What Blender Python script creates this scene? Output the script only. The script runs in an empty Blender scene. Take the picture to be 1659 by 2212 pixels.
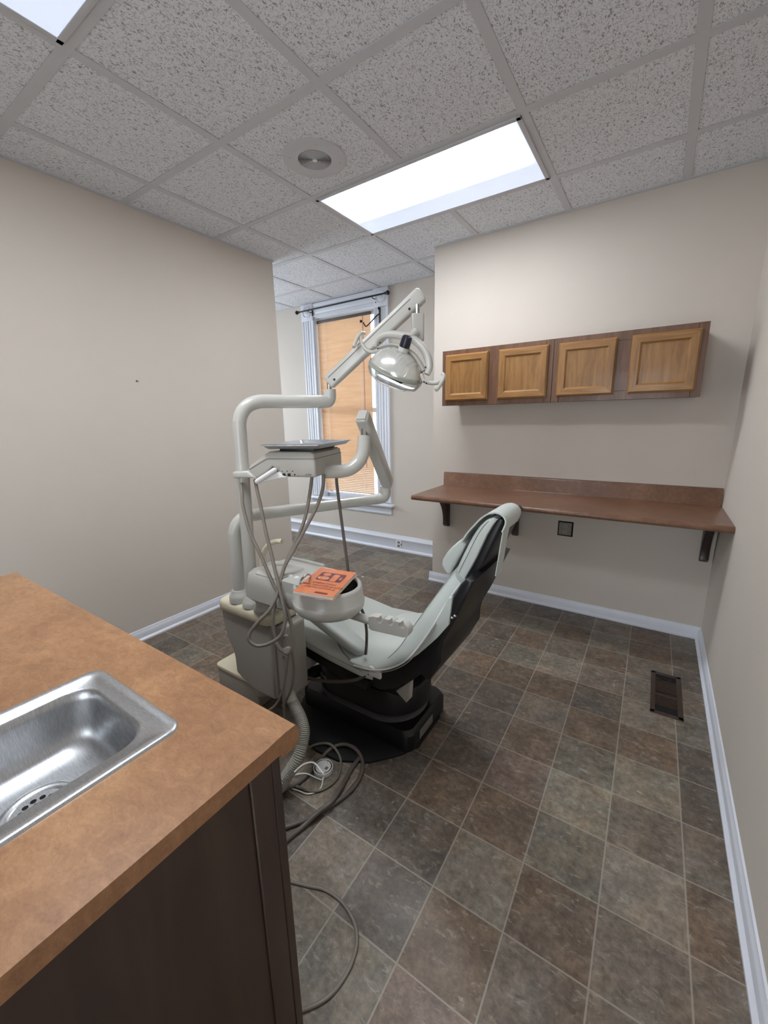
import bpy, bmesh, math, random
from mathutils import Vector, Matrix
rnd = random.Random(7)
C = bpy.context.scene.collection
V = Vector

# ------------------------------------------------------------------ helpers
def lin(c):
    c = c / 255.0
    return c / 12.92 if c <= 0.04045 else ((c + 0.055) / 1.055) ** 2.4
def rgb(r, g, b): return (lin(r), lin(g), lin(b), 1.0)

def nodes_of(name):
    m = bpy.data.materials.new(name); m.use_nodes = True
    nt = m.node_tree
    return m, nt, nt.nodes['Principled BSDF']
def ramp(nt, fac, stops):
    r = nt.nodes.new('ShaderNodeValToRGB')
    el = r.color_ramp.elements
    el[0].position, el[0].color = stops[0]
    el[1].position, el[1].color = stops[1]
    for p, c in stops[2:]:
        e = el.new(p); e.color = c
    nt.links.new(fac, r.inputs[0])
    return r.outputs[0]
def noise(nt, scale, detail=4, rough=0.55, stretch=None, coord='Object', dist=0.0):
    tc = nt.nodes.new('ShaderNodeTexCoord'); src = tc.outputs[coord]
    if stretch:
        mp = nt.nodes.new('ShaderNodeMapping'); mp.inputs['Scale'].default_value = stretch
        nt.links.new(src, mp.inputs[0]); src = mp.outputs[0]
    n = nt.nodes.new('ShaderNodeTexNoise')
    n.inputs['Scale'].default_value = scale; n.inputs['Detail'].default_value = detail
    n.inputs['Roughness'].default_value = rough; n.inputs['Distortion'].default_value = dist
    nt.links.new(src, n.inputs['Vector'])
    return n.outputs['Fac']
def bump(nt, b, fac, strength=0.1, dist=0.002):
    bp = nt.nodes.new('ShaderNodeBump')
    bp.inputs['Strength'].default_value = strength; bp.inputs['Distance'].default_value = dist
    nt.links.new(fac, bp.inputs['Height']); nt.links.new(bp.outputs[0], b.inputs['Normal'])
def mat(name, col, rough=0.5, metal=0.0, var=0.06, vscale=12.0, bmp=0.0, bscale=200.0, spec=0.5, coat=0.0):
    m, nt, b = nodes_of(name)
    lo = tuple(c * (1 - var) for c in col[:3]) + (1,); hi = tuple(min(1, c * (1 + var)) for c in col[:3]) + (1,)
    nt.links.new(ramp(nt, noise(nt, vscale), [(0.3, lo), (0.7, hi)]), b.inputs['Base Color'])
    b.inputs['Roughness'].default_value = rough; b.inputs['Metallic'].default_value = metal
    b.inputs['Specular IOR Level'].default_value = spec; b.inputs['Coat Weight'].default_value = coat
    if bmp: bump(nt, b, noise(nt, bscale, 2), bmp, 0.001)
    return m
def wood(name, c1, c2, c3, stretch, scale=9.0, rough=0.38, coat=0.1):
    m, nt, b = nodes_of(name)
    f = noise(nt, scale, 6, 0.6, stretch, dist=0.6)
    nt.links.new(ramp(nt, f, [(0.3, c1), (0.5, c2), (0.72, c3)]), b.inputs['Base Color'])
    b.inputs['Roughness'].default_value = rough; b.inputs['Coat Weight'].default_value = coat
    bump(nt, b, f, 0.12, 0.001)
    return m
def math_node(nt, op, a, b=None):
    n = nt.nodes.new('ShaderNodeMath'); n.operation = op
    for i, x in enumerate((a, b)):
        if x is None: continue
        if isinstance(x, (int, float)): n.inputs[i].default_value = x
        else: nt.links.new(x, n.inputs[i])
    return n.outputs[0]
def mixc(nt, fac, a, b, mode='MIX'):
    n = nt.nodes.new('ShaderNodeMix'); n.data_type = 'RGBA'; n.blend_type = mode
    for sock, x in ((n.inputs[0], fac), (n.inputs[6], a), (n.inputs[7], b)):
        if isinstance(x, (int, float)): sock.default_value = x
        elif isinstance(x, tuple): sock.default_value = x
        else: nt.links.new(x, sock)
    return n.outputs[2]

# ------------------------------------------------------------------ mesh builder
class MB:
    def __init__(s): s.bm = bmesh.new()
    def _add(s, other, M=None):
        if M is not None: other.transform(M)
        me = bpy.data.meshes.new('t'); other.to_mesh(me); other.free()
        s.bm.from_mesh(me); bpy.data.meshes.remove(me); return s
    def box(s, lo, hi, bev=0.0, seg=3, M=None):
        b = bmesh.new(); bmesh.ops.create_cube(b, size=1)
        lo, hi = V(lo), V(hi); d = hi - lo
        b.transform(Matrix.Translation((lo + hi) / 2) @ Matrix.Diagonal((d.x, d.y, d.z, 1)))
        if bev: bmesh.ops.bevel(b, geom=list(b.edges), offset=min(bev, min(d) * 0.49), segments=seg, profile=0.5, affect='EDGES')
        return s._add(b, M)
    def prism(s, poly, axis, a, c, bev=0.0, seg=3, M=None):
        # poly: 2D outline; axis 'y': (x,z) extruded y a..c; 'x': (y,z); 'z': (x,y)
        b = bmesh.new()
        def P(p, t): return {'y': (p[0], t, p[1]), 'x': (t, p[0], p[1]), 'z': (p[0], p[1], t)}[axis]
        v0 = [b.verts.new(P(p, a)) for p in poly]; v1 = [b.verts.new(P(p, c)) for p in poly]
        n = len(poly)
        f0 = b.faces.new(v0); f1 = b.faces.new(v1[::-1])
        for i in range(n): b.faces.new((v0[i], v1[i], v1[(i + 1) % n], v0[(i + 1) % n]))
        bmesh.ops.recalc_face_normals(b, faces=b.faces)
        if bev:
            es = [e for e in b.edges if (len([f for f in e.link_faces if len(f.verts) == n and f in (f0, f1)]) == 1)] if bev > 0 else list(b.edges)
            bmesh.ops.bevel(b, geom=es, offset=abs(bev), segments=seg, profile=0.5, affect='EDGES')
        return s._add(b, M)
    def loft(s, rings, closed=True, caps=True, M=None):
        b = bmesh.new(); R = [[b.verts.new(p) for p in r] for r in rings]; n = len(rings[0])
        for i in range(len(R) - 1):
            for j in range(n if closed else n - 1):
                k = (j + 1) % n
                b.faces.new((R[i][j], R[i][k], R[i + 1][k], R[i + 1][j]))
        if caps and closed:
            b.faces.new(R[0][::-1]); b.faces.new(R[-1])
        bmesh.ops.recalc_face_normals(b, faces=b.faces)
        return s._add(b, M)
    def tube(s, pts, r, n=12, res=6, smooth=True, caps=True, squash=None):
        pts = [V(p) for p in pts]
        P, T = [], []
        if smooth and len(pts) > 2:
            for i in range(len(pts) - 1):
                p0 = pts[max(i - 1, 0)]; p1 = pts[i]; p2 = pts[i + 1]; p3 = pts[min(i + 2, len(pts) - 1)]
                for k in range(res):
                    t = k / res
                    P.append(0.5 * ((2 * p1) + (p2 - p0) * t + (2 * p0 - 5 * p1 + 4 * p2 - p3) * t * t + (3 * p1 - p0 - 3 * p2 + p3) * t ** 3))
            P.append(pts[-1])
        else: P = pts
        m = len(P)
        T = [(P[min(i + 1, m - 1)] - P[max(i - 1, 0)]).normalized() for i in range(m)]
        up = V((0, 0, 1)) if abs(T[0].z) < 0.9 else V((0, 1, 0))
        N = (up - T[0] * up.dot(T[0])).normalized()
        rings = []
        for i in range(m):
            N = (N - T[i] * N.dot(T[i])).normalized(); B = T[i].cross(N)
            rr = r(i / (m - 1)) if callable(r) else r
            sx, sy = squash if squash else (1, 1)
            rings.append([P[i] + (N * math.cos(2 * math.pi * k / n) * sx + B * math.sin(2 * math.pi * k / n) * sy) * rr for k in range(n)])
        return s.loft(rings, True, caps)
    def lathe(s, prof, n=32, M=None, sx=1.0, sy=1.0, caps=True):
        rings = [[V((r * math.cos(2 * math.pi * k / n) * sx, r * math.sin(2 * math.pi * k / n) * sy, z)) for k in range(n)] for r, z in prof]
        return s.loft(rings, True, caps, M)
    def bar(s, p, q, w, h, bev=0.006, up=(0, 0, 1), seg=3):
        # rounded rectangular bar from p to q; w across, h along 'up'
        p, q = V(p), V(q); d = (q - p); L = d.length; x = d.normalized()
        y = V(up).cross(x).normalized(); z = x.cross(y)
        M = Matrix((x, y, z)).transposed().to_4x4(); M.translation = (p + q) / 2
        return s.box((-L / 2, -w / 2, -h / 2), (L / 2, w / 2, h / 2), bev, seg, M)
    def sphere(s, c, r, M=None, sc=(1, 1, 1), u=20, v=12):
        b = bmesh.new(); bmesh.ops.create_uvsphere(b, u_segments=u, v_segments=v, radius=r)
        b.transform(Matrix.Translation(V(c)) @ Matrix.Diagonal((*sc, 1)))
        return s._add(b, M)
    def build(s, name, m, parent=None, angle=38, loc=None):
        me = bpy.data.meshes.new(name)
        if parent is not None: s.bm.transform(world_of(parent).inverted())
        elif loc is not None: s.bm.transform(Matrix.Translation(-V(loc)))
        s.bm.to_mesh(me); s.bm.free()
        me.materials.append(m)
        me.polygons.foreach_set('use_smooth', [True] * len(me.polygons))
        me.set_sharp_from_angle(angle=math.radians(angle))
        o = bpy.data.objects.new(name, me); C.objects.link(o)
        if parent is not None: o.parent = parent
        elif loc is not None: o.location = loc
        return o
def world_of(o):
    M = o.matrix_basis.copy()
    while o.parent: o = o.parent; M = o.matrix_basis @ M
    return M
def axisM(o, z, x=None):
    z = V(z).normalized(); x = V(x) if x is not None else (V((1, 0, 0)) if abs(z.x) < 0.9 else V((0, 1, 0)))
    x = (x - z * x.dot(z)).normalized(); y = z.cross(x)
    M = Matrix((x, y, z)).transposed().to_4x4(); M.translation = V(o); return M
def thing(name, label, cat, loc=(0, 0, 0), group=None, rotz=0.0):
    o = bpy.data.objects.new(name, None); C.objects.link(o); o.location = loc
    o.rotation_euler = (0, 0, rotz); o.empty_display_size = 0.05
    return tag(o, label, cat, group)
def tag(o, label, cat, group=None):
    o['label'] = label; o['category'] = cat
    if group: o['group'] = group
    return o
def struct(o): o['kind'] = 'structure'; return o
def text(name, body, size, M, m, parent, extrude=0.0006, align='CENTER', sx=1.0):
    cu = bpy.data.curves.new(name, 'FONT'); cu.body = body; cu.size = size; cu.extrude = extrude
    cu.align_x = align; cu.align_y = 'CENTER'
    t = bpy.data.objects.new(name, cu); C.objects.link(t)
    dg = bpy.context.evaluated_depsgraph_get()
    me = bpy.data.meshes.new_from_object(t.evaluated_get(dg))
    bpy.data.objects.remove(t); bpy.data.curves.remove(cu)
    me.transform(Matrix.Diagonal((sx, 1, 1, 1))); me.transform(M)
    b = MB(); b.bm.from_mesh(me); bpy.data.meshes.remove(me)
    return b.build(name, m, parent)
def dup(root, loc):
    r = root.copy(); C.objects.link(r); r.location = loc
    for ch in list(root.children):
        c = ch.copy(); C.objects.link(c); c.parent = r
        for g in list(ch.children):
            d = g.copy(); C.objects.link(d); d.parent = c
    return r

# ------------------------------------------------------------------ materials
M_wall = mat('wall_paint', rgb(203, 194, 184), 0.75, var=0.012, vscale=3, bmp=0.05, bscale=260, spec=0.25)
M_trim = mat('white_trim_paint', rgb(218, 221, 229), 0.35, var=0.02, vscale=8, bmp=0.03, bscale=120)
M_grid = mat('grid_metal', rgb(192, 192, 195), 0.5, var=0.02)

# ceiling tile: short dark fissures on a pitted white board
M_tile, nt, b = nodes_of('fissured_ceiling_tile')
f1 = noise(nt, 72, 2, 0.5, (1.9, 1.0, 1.0), dist=1.2)
f2 = noise(nt, 150, 2, 0.5)
fis = ramp(nt, f1, [(0.36, (1, 1, 1, 1)), (0.42, (0, 0, 0, 1))])
pit = ramp(nt, f2, [(0.36, (1, 1, 1, 1)), (0.44, (0, 0, 0, 1))])
both = math_node(nt, 'MAXIMUM', fis, math_node(nt, 'MULTIPLY', pit, 0.45))
col = mixc(nt, both, rgb(222, 223, 227), rgb(154, 153, 155))
nt.links.new(col, b.inputs['Base Color']); b.inputs['Roughness'].default_value = 0.9
b.inputs['Specular IOR Level'].default_value = 0.1
bump(nt, b, math_node(nt, 'SUBTRACT', 1.0, both), 0.5, 0.003)

# floor: printed vinyl tile, colour per tile + mottling + light joint line
TS, TOX, TOY, TROT = 0.22148, 0.2255, 0.8996, 0.0076
M_floor, nt, b = nodes_of('vinyl_stone_tile')
geo_n = nt.nodes.new('ShaderNodeNewGeometry')
mp = nt.nodes.new('ShaderNodeMapping'); mp.vector_type = 'TEXTURE'
mp.inputs['Location'].default_value = (TOX, TOY, 0); mp.inputs['Rotation'].default_value = (0, 0, TROT)
mp.inputs['Scale'].default_value = (TS, TS, 1)
nt.links.new(geo_n.outputs['Position'], mp.inputs[0])
sp = nt.nodes.new('ShaderNodeSeparateXYZ'); nt.links.new(mp.outputs[0], sp.inputs[0])
def edge_dist(s_):
    fr = math_node(nt, 'FRACT', s_)
    return math_node(nt, 'MINIMUM', fr, math_node(nt, 'SUBTRACT', 1.0, fr))
ed = math_node(nt, 'MINIMUM', edge_dist(sp.outputs[0]), edge_dist(sp.outputs[1]))
at = nt.nodes.new('ShaderNodeAttribute'); at.attribute_name = 'tile_color'
n1 = noise(nt, 10, 6, 0.65, coord='Generated' if False else 'Object')
n2 = noise(nt, 46, 5, 0.7)
n3 = noise(nt, 22, 6, 0.72, (1, 2.2, 1), dist=0.8)
c = mixc(nt, 0.8, at.outputs['Color'], ramp(nt, n1, [(0.28, (0.50, 0.48, 0.46, 1)), (0.72, (1.45, 1.45, 1.44, 1))]), 'MULTIPLY')
n4 = noise(nt, 6.5, 4, 0.6, (1.0, 1.0, 3.0), dist=0.6)
c = mixc(nt, 0.8, c, ramp(nt, n4, [(0.34, (1.10, 0.97, 0.84, 1)), (0.62, (0.98, 1.0, 1.0, 1))]), 'MULTIPLY')
c = mixc(nt, 0.85, c, ramp(nt, n2, [(0.3, (0.52, 0.52, 0.52, 1)), (0.72, (1.42, 1.42, 1.42, 1))]), 'MULTIPLY')
c = mixc(nt, ramp(nt, n3, [(0.56, (0, 0, 0, 1)), (0.70, (0.65, 0.65, 0.65, 1))]), c, rgb(172, 164, 150))
j = ramp(nt, ed, [(0.007, (1, 1, 1, 1)), (0.013, (0, 0, 0, 1))])
c = mixc(nt, math_node(nt, 'MULTIPLY', j, 0.8), c, rgb(158, 150, 138))
nt.links.new(c, b.inputs['Base Color'])
nt.links.new(ramp(nt, n2, [(0.2, (0.36, 0.36, 0.36, 1)), (0.8, (0.52, 0.52, 0.52, 1))]), b.inputs['Roughness'])
b.inputs['Specular IOR Level'].default_value = 0.4
bump(nt, b, math_node(nt, 'SUBTRACT', n2, math_node(nt, 'MULTIPLY', j, 0.8)), 0.18, 0.002)

# tan laminate
def laminate(name, lo, mid, hi, rough):
    m, nt, b = nodes_of(name)
    a = noise(nt, 3.2, 5, 0.62, dist=0.8); f = noise(nt, 150, 3, 0.7, (1, 1.6, 1)); h = noise(nt, 28, 5, 0.65, (1, 1.8, 1), dist=1.0)
    s_ = math_node(nt, 'ADD', math_node(nt, 'MULTIPLY', a, 0.45), math_node(nt, 'ADD', math_node(nt, 'MULTIPLY', f, 0.2), math_node(nt, 'MULTIPLY', h, 0.35)))
    nt.links.new(ramp(nt, s_, [(0.36, lo), (0.5, mid), (0.64, hi)]), b.inputs['Base Color'])
    b.inputs['Roughness'].default_value = rough; b.inputs['Specular IOR Level'].default_value = 0.45
    bump(nt, b, f, 0.08, 0.001)
    return m
M_lam = laminate('tan_laminate', rgb(128, 90, 62), rgb(156, 114, 80), rgb(180, 138, 100), 0.36)
M_lam2 = laminate('brown_laminate', rgb(96, 68, 52), rgb(116, 84, 65), rgb(138, 104, 82), 0.32)
M_oak = wood('honey_oak', rgb(114, 78, 40), rgb(138, 98, 53), rgb(156, 114, 66), (5, 5, 0.6), 7)
M_oakH = wood('honey_oak_rail', rgb(120, 82, 42), rgb(144, 102, 55), rgb(160, 118, 68), (0.6, 5, 5), 7)
M_frame = wood('brown_face_frame', rgb(84, 56, 38), rgb(102, 70, 50), rgb(116, 82, 61), (6, 6, 0.5), 7)
M_dark = wood('dark_stained_panel', rgb(50, 37, 30), rgb(62, 46, 38), rgb(74, 56, 46), (4, 4, 0.7), 4, 0.42)
M_brack = wood('dark_bracket_wood', rgb(36, 24, 20), rgb(48, 32, 26), rgb(58, 40, 32), (6, 6, 0.7), 8, 0.4)
M_steel, nt, b = nodes_of('brushed_steel')
fs = noise(nt, 60, 3, 0.6, (1, 14, 1))
nt.links.new(ramp(nt, fs, [(0.3, rgb(168, 170, 172)), (0.7, rgb(200, 201, 203))]), b.inputs['Base Color'])
b.inputs['Metallic'].default_value = 1; b.inputs['Roughness'].default_value = 0.36
b.inputs['Anisotropic'].default_value = 0.0
M_chrome = mat('chrome', rgb(205, 206, 208), 0.14, 1.0, var=0.02)
M_enamel = mat('putty_enamel', rgb(188, 186, 179), 0.28, var=0.02, coat=0.2)
M_putty = mat('putty_plastic', rgb(176, 173, 165), 0.42, var=0.03, bmp=0.04, bscale=400)
M_cream = mat('aged_cream_plastic', rgb(206, 198, 174), 0.4, var=0.04, vscale=6, bmp=0.03, bscale=400)
M_column = mat('grey_plastic_shell', rgb(160, 155, 147), 0.45, var=0.03, bmp=0.05, bscale=500)
M_vinyl = mat('sage_grey_vinyl', rgb(193, 199, 194), 0.42, var=0.03, vscale=5, bmp=0.1, bscale=500)
M_piping = mat('grey_piping', rgb(150, 154, 146), 0.4, var=0.03)
M_black = mat('black_plastic', rgb(20, 20, 22), 0.4, var=0.1)
M_blackmat = mat('black_rubber', rgb(11, 11, 12), 0.65, var=0.1)
M_band = mat('dark_grey_bellows', rgb(66, 66, 68), 0.5, var=0.06)
M_hose = mat('grey_hose_rubber', rgb(128, 120, 110), 0.42, var=0.05, vscale=20)
M_hosed = mat('dark_taupe_hose', rgb(92, 84, 78), 0.45, var=0.05, vscale=20)
M_vac = mat('ribbed_vacuum_hose', rgb(150, 147, 136), 0.5, var=0.05)
M_white = mat('white_plastic', rgb(226, 226, 224), 0.35, var=0.02)
M_iron = mat('black_iron', rgb(24, 23, 24), 0.45, 0.3, var=0.1)
M_vent = mat('brown_metal', rgb(70, 56, 48), 0.5, 0.3, var=0.22, vscale=40)
M_void = mat('deep_black', rgb(8, 8, 8), 0.9, var=0.0)
M_orange = mat('orange_cover', rgb(218, 128, 82), 0.22, var=0.06, vscale=18, coat=0.5)
M_maroon = mat('maroon_ink', rgb(104, 50, 62), 0.3, var=0.05, coat=0.4)
M_ink = mat('dark_red_ink', rgb(128, 58, 38), 0.4, var=0.05)
M_pale = mat('pale_pink_ink', rgb(240, 196, 170), 0.3, var=0.03)
M_paper = mat('paper', rgb(228, 226, 220), 0.7, var=0.02)
M_galv = mat('dusty_grey_metal', rgb(128, 126, 120), 0.6, 0.2, var=0.12, vscale=60)

def emis(name, col, strength):
    m, nt, b = nodes_of(name)
    b.inputs['Base Color'].default_value = (0.9, 0.9, 0.9, 1)
    b.inputs['Emission Color'].default_value = col; b.inputs['Emission Strength'].default_value = strength
    b.inputs['Roughness'].default_value = 0.3
    return m, nt, b

# ------------------------------------------------------------------ setting
H = 2.705
XL, YB, YW, XR, XC, YE = -2.784, 3.13, 3.70, 0.3666, -1.575, 2.597
XF, YF = -4.9, -1.7

# floor as one mesh, one quad per printed tile, colour stored per tile
tones = {'m': (116, 107, 98), 'b': (106, 88, 74), 'r': (114, 94, 78), 'l': (142, 134, 123), 'd': (86, 80, 76), 'g': (120, 118, 108), 'k': (154, 146, 129), 'p': (128, 108, 98)}
known = {(-1, 0): 'm', (-2, 0): 'b', (-3, 0): 'l', (-4, 0): 'd', (-5, 0): 'd', (0, 0): 'm', (0, 1): 'b', (0, 2): 'm', (0, 3): 'd', (0, 4): 'd', (0, 5): 'g',
         (-1, 1): 'l', (-1, 2): 'm', (-1, 3): 'k', (-1, 4): 'r', (-1, 5): 'l', (-2, 1): 'g', (-2, 2): 'k', (-2, 3): 'g', (-2, 4): 'b', (-2, 5): 'd',
         (-3, 1): 'r', (-3, 2): 'p', (-3, 3): 'r', (-3, 4): 'l', (-3, 5): 'b', (-4, 1): 'b', (-4, 2): 'd', (-4, 3): 'd', (-4, 4): 'd', (-4, 5): 'b',
         (-3, -1): 'r', (-4, -1): 'd', (-5, -1): 'l', (-4, -2): 'g', (-3, -2): 'p', (-2, -1): 'm', (-1, -1): 'm', (-2, -2): 'g', (-5, -2): 'g', (-2, 6): 'm', (-3, 6): 'l',
         (-1, 6): 'm', (-1, 7): 'm', (0, 6): 'm', (0, 7): 'd', (-2, 7): 'b', (-1, 8): 'b', (-2, 8): 'g'}
bm = bmesh.new(); cols = []
cr, sr = math.cos(TROT), math.sin(TROT)
def tp(i, j): return (TOX + TS * (i * cr - j * sr), TOY + TS * (i * sr + j * cr), 0.0)
for i in range(-24, 2):
    for jj in range(-13, 14):
        bm.faces.new([bm.verts.new(tp(i + a, jj + c_)) for a, c_ in ((0, 0), (1, 0), (1, 1), (0, 1))])
        k = known.get((i, jj)) or rnd.choice('mmbrlddggbm')
        t = [0.5 * a + 0.5 * b_ for a, b_ in zip(tones[k], (113, 105, 96))]; v = rnd.uniform(0.96, 1.05)
        cols.append(tuple(lin(x * v) for x in t) + (1,))
me = bpy.data.meshes.new('floor'); bm.to_mesh(me); bm.free()
ca = me.color_attributes.new('tile_color', 'FLOAT_COLOR', 'CORNER')
for p in me.polygons:
    for li in p.loop_indices: ca.data[li].color = cols[p.index]
me.materials.append(M_floor)
fl = bpy.data.objects.new('floor', me); C.objects.link(fl); struct(fl)

struct(MB().box((XF - 0.1, YF - 0.1, H), (XR + 0.1, YW + 0.1, H + 0.05)).build('ceiling', M_tile))
struct(MB().box((XL - 0.12, YF, 0), (XL, YE, H)).build('wall_left', M_wall))
struct(MB().prism([(XC, YB), (XR, YB), (XR, YB + 0.12), (XC + 0.12, YB + 0.12), (XC + 0.12, YW), (XC, YW)], 'z', 0, H).build('wall_back', M_wall))
struct(MB().box((XR, YF, 0), (XR + 0.12, YB + 0.12, H)).build('wall_right', M_wall))
DX0, DX1, DZ = -0.95, 0.05, 2.05  # unseen doorway behind the camera, added so fill light can enter
struct(MB().box((XF, YF - 0.12, 0), (DX0, YF, H)).box((DX1, YF - 0.12, 0), (XR + 0.12, YF, H)).box((DX0, YF - 0.12, DZ), (DX1, YF, H)).build('wall_front', M_wall))
m_ = MB()
for lo, hi in (((DX0 - 0.08, 0), (DX0, DZ + 0.08)), ((DX1, 0), (DX1 + 0.08, DZ + 0.08)), ((DX0, DZ), (DX1, DZ + 0.08))): m_.box((lo[0], YF, lo[1]), (hi[0], YF + 0.018, hi[1]), 0.003)
struct(m_.build('added_doorway', M_trim))  # trim of the added doorway
WX0, WX1, WZ0, WZ1 = -3.365, -2.53, 0.515, 2.555
m_ = MB()
m_.box((XF, YW, 0), (WX0, YW + 0.14, H)); m_.box((WX1, YW, 0), (XC + 0.12, YW + 0.14, H))
m_.box((WX0, YW, 0), (WX1, YW + 0.14, WZ0)); m_.box((WX0, YW, WZ1), (WX1, YW + 0.14, H))
struct(m_.build('wall_far', M_wall))
m_ = MB()
SY0, SY1, SZ0, SZ1 = 1.9, 3.1, 0.6, 2.45
m_.box((XF - 0.14, YF, 0), (XF, SY0, H)); m_.box((XF - 0.14, SY1, 0), (XF, YW + 0.14, H))
m_.box((XF - 0.14, SY0, 0), (XF, SY1, SZ0)); m_.box((XF - 0.14, SY0, SZ1), (XF, SY1, H))
struct(m_.build('wall_side', M_wall))

# suspended grid: tee faces hang 5 mm under the boards, broken where the light fixtures sit
LIGHTS = [(-1.849, 2.067), (-1.849, 0.2375)]            # corner of each 4 x 2 ft fixture
gx = [-1.849 + 0.6096 * k for k in range(-5, 5)]; gy = [2.067 + 0.6096 * k for k in range(-6, 3)]
m_ = MB()
for y in gy:
    if YF < y < YW: m_.box((XF, y - 0.020, H - 0.004), (XR, y + 0.020, H), 0.001, 1)
for x in gx:
    if not XF < x < XR: continue
    segs = [(YF, YW)]
    for lx, ly in LIGHTS:
        if lx + 0.1 < x < lx + 1.1:
            segs = [q for a, c_ in segs for q in ((a, min(c_, ly)), (max(a, ly + 0.6096), c_)) if q[1] - q[0] > 0.01]
    for a, c_ in segs: m_.box((x - 0.020, a, H - 0.0038), (x + 0.020, c_, H), 0.001, 1)
struct(m_.build('trim_1', M_grid))
m_ = MB()                                                # wall angle under the ceiling edge
m_.box((XL, YF, H - 0.007), (XL + 0.02, YE, H)); m_.box((XC, YB - 0.02, H - 0.007), (XR, YB, H))
m_.box((XR - 0.02, YF, H - 0.007), (XR, YB, H)); m_.box((XF, YW - 0.02, H - 0.007), (XC, YW, H))
struct(m_.build('trim_2', M_grid))

# baseboards
prof = [(0, 0), (0.026, 0), (0.026, 0.010), (0.017, 0.018), (0.0145, 0.021), (0.0145, 0.052), (0.012, 0.060), (0.008, 0.066), (0.006, 0.076), (0, 0.079)]
tall = [(0, 0), (0.032, 0), (0.032, 0.014), (0.022, 0.026), (0.018, 0.030), (0.018, 0.122), (0.024, 0.130), (0.022, 0.142), (0.012, 0.152), (0.008, 0.172), (0, 0.174)]
struct(MB().prism([(XR - d, z) for d, z in prof], 'y', YF, YB - 0.0).build('baseboard_right', M_trim))
struct(MB().prism([(XL + d, z) for d, z in prof], 'y', YF, YE).build('baseboard_left', M_trim))
m_ = MB().prism([(YB - d, z) for d, z in prof], 'x', XC - 0.026, XR)
m_.prism([(XC - d, z) for d, z in prof], 'y', YB - 0.01, YW)
struct(m_.build('baseboard_back', M_trim))
struct(MB().prism([(YW - d, z) for d, z in tall], 'x', XF, XC).build('baseboard_far', M_trim))

# window with fluted casing, corner blocks, stool and apron
win = bpy.data.objects.new('window_1', None); C.objects.link(win); win.location = (-2.95, YW, 0.5); struct(win)
def casing_poly(a, w, y):                                # fluted profile a..a+w across, out from the wall
    P = [(a, y)]; n = 36
    for k in range(n + 1):
        t = k / n; d = 0.018
        if 0.08 < t < 0.92:
            q = (t - 0.08) / 0.84 * 4; d = 0.020 - 0.009 * abs(math.sin(math.pi * q)) ** 0.6
        P.append((a + w * t, y - d))
    return P + [(a + w, y)]
CW = 0.165
m_ = MB()
for a in (WX0 - CW, WX1): m_.prism(casing_poly(a, CW, YW), 'z', 0.53, WZ1 - 0.01)
m_.prism([(YW, WZ1)] + [(YW - d, WZ1 + z) for d, z in ((0.018, 0), (0.02, 0.012), (0.012, 0.03), (0.02, 0.05), (0.02, 0.085), (0.012, 0.105), (0.02, 0.12), (0.018, 0.138))] + [(YW, WZ1 + 0.138)], 'x', WX0, WX1)
for a in (WX0 - CW, WX1):
    m_.box((a - 0.004, YW - 0.028, WZ1 - 0.03), (a + CW + 0.004, YW, WZ1 + 0.142), 0.004)
    M = axisM((a + CW / 2, YW - 0.028, WZ1 + 0.056), (0, -1, 0))
    m_.lathe([(0.062, 0.0), (0.062, 0.005), (0.052, 0.008), (0.044, 0.003), (0.034, 0.003), (0.026, 0.009), (0.012, 0.010), (0.002, 0.010)], 28, M)
m_.build('window_casing', M_trim, win)
m_ = MB()                                                # jamb lining
m_.box((WX0, YW - 0.005, WZ0), (WX0 + 0.014, YW + 0.14, WZ1)); m_.box((WX1 - 0.014, YW - 0.005, WZ0), (WX1, YW + 0.14, WZ1))
m_.box((WX0, YW - 0.005, WZ1 - 0.014), (WX1, YW + 0.14, WZ1))
m_.build('window_jamb', M_trim, win)
MB().box((WX0 - CW - 0.04, YW - 0.062, 0.487), (WX1 + CW + 0.04, YW + 0.10, 0.518), 0.010).build('window_sill', M_trim, win)
MB().prism([(YW, 0.395)] + [(YW - d, z) for d, z in ((0.012, 0.395), (0.018, 0.41), (0.012, 0.425), (0.012, 0.445), (0.018, 0.46), (0.016, 0.487))] + [(YW, 0.487)], 'x', WX0 - CW, WX1 + CW).build('window_apron', M_trim, win)
m_ = MB()
for z0, z1, y0 in ((WZ0, 1.55, YW + 0.085), (1.51, WZ1, YW + 0.11)):
    m_.box((WX0, y0, z0), (WX0 + 0.022, y0 + 0.03, z1)); m_.box((WX1 - 0.022, y0, z0), (WX1, y0 + 0.03, z1))
    m_.box((WX0, y0, z0), (WX1, y0 + 0.03, z0 + 0.045)); m_.box((WX0, y0, z1 - 0.045), (WX1, y0 + 0.03, z1))
m_.build('window_sash', M_trim, win)
M_glass, nt, b = nodes_of('clear_pane')
nt.nodes.remove(b)
tr = nt.nodes.new('ShaderNodeBsdfTransparent'); gl = nt.nodes.new('ShaderNodeBsdfGlossy'); gl.inputs['Roughness'].default_value = 0.02
fr = nt.nodes.new('ShaderNodeFresnel'); mx = nt.nodes.new('ShaderNodeMixShader')
tr.inputs[0].default_value = (0.94, 0.97, 0.97, 1)
nt.links.new(fr.outputs[0], mx.inputs[0]); nt.links.new(tr.outputs[0], mx.inputs[1]); nt.links.new(gl.outputs[0], mx.inputs[2])
nt.links.new(mx.outputs[0], nt.nodes['Material Output'].inputs[0])
MB().box((WX0 + 0.02, YW + 0.097, WZ0 + 0.04), (WX1 - 0.02, YW + 0.101, 1.51)).box((WX0 + 0.02, YW + 0.122, 1.55), (WX1 - 0.02, YW + 0.126, WZ1 - 0.04)).build('window_glass', M_glass, win)
win2 = bpy.data.objects.new('window_2', None); C.objects.link(win2); win2.location = (XF, 2.5, 0.6); struct(win2)
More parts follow.
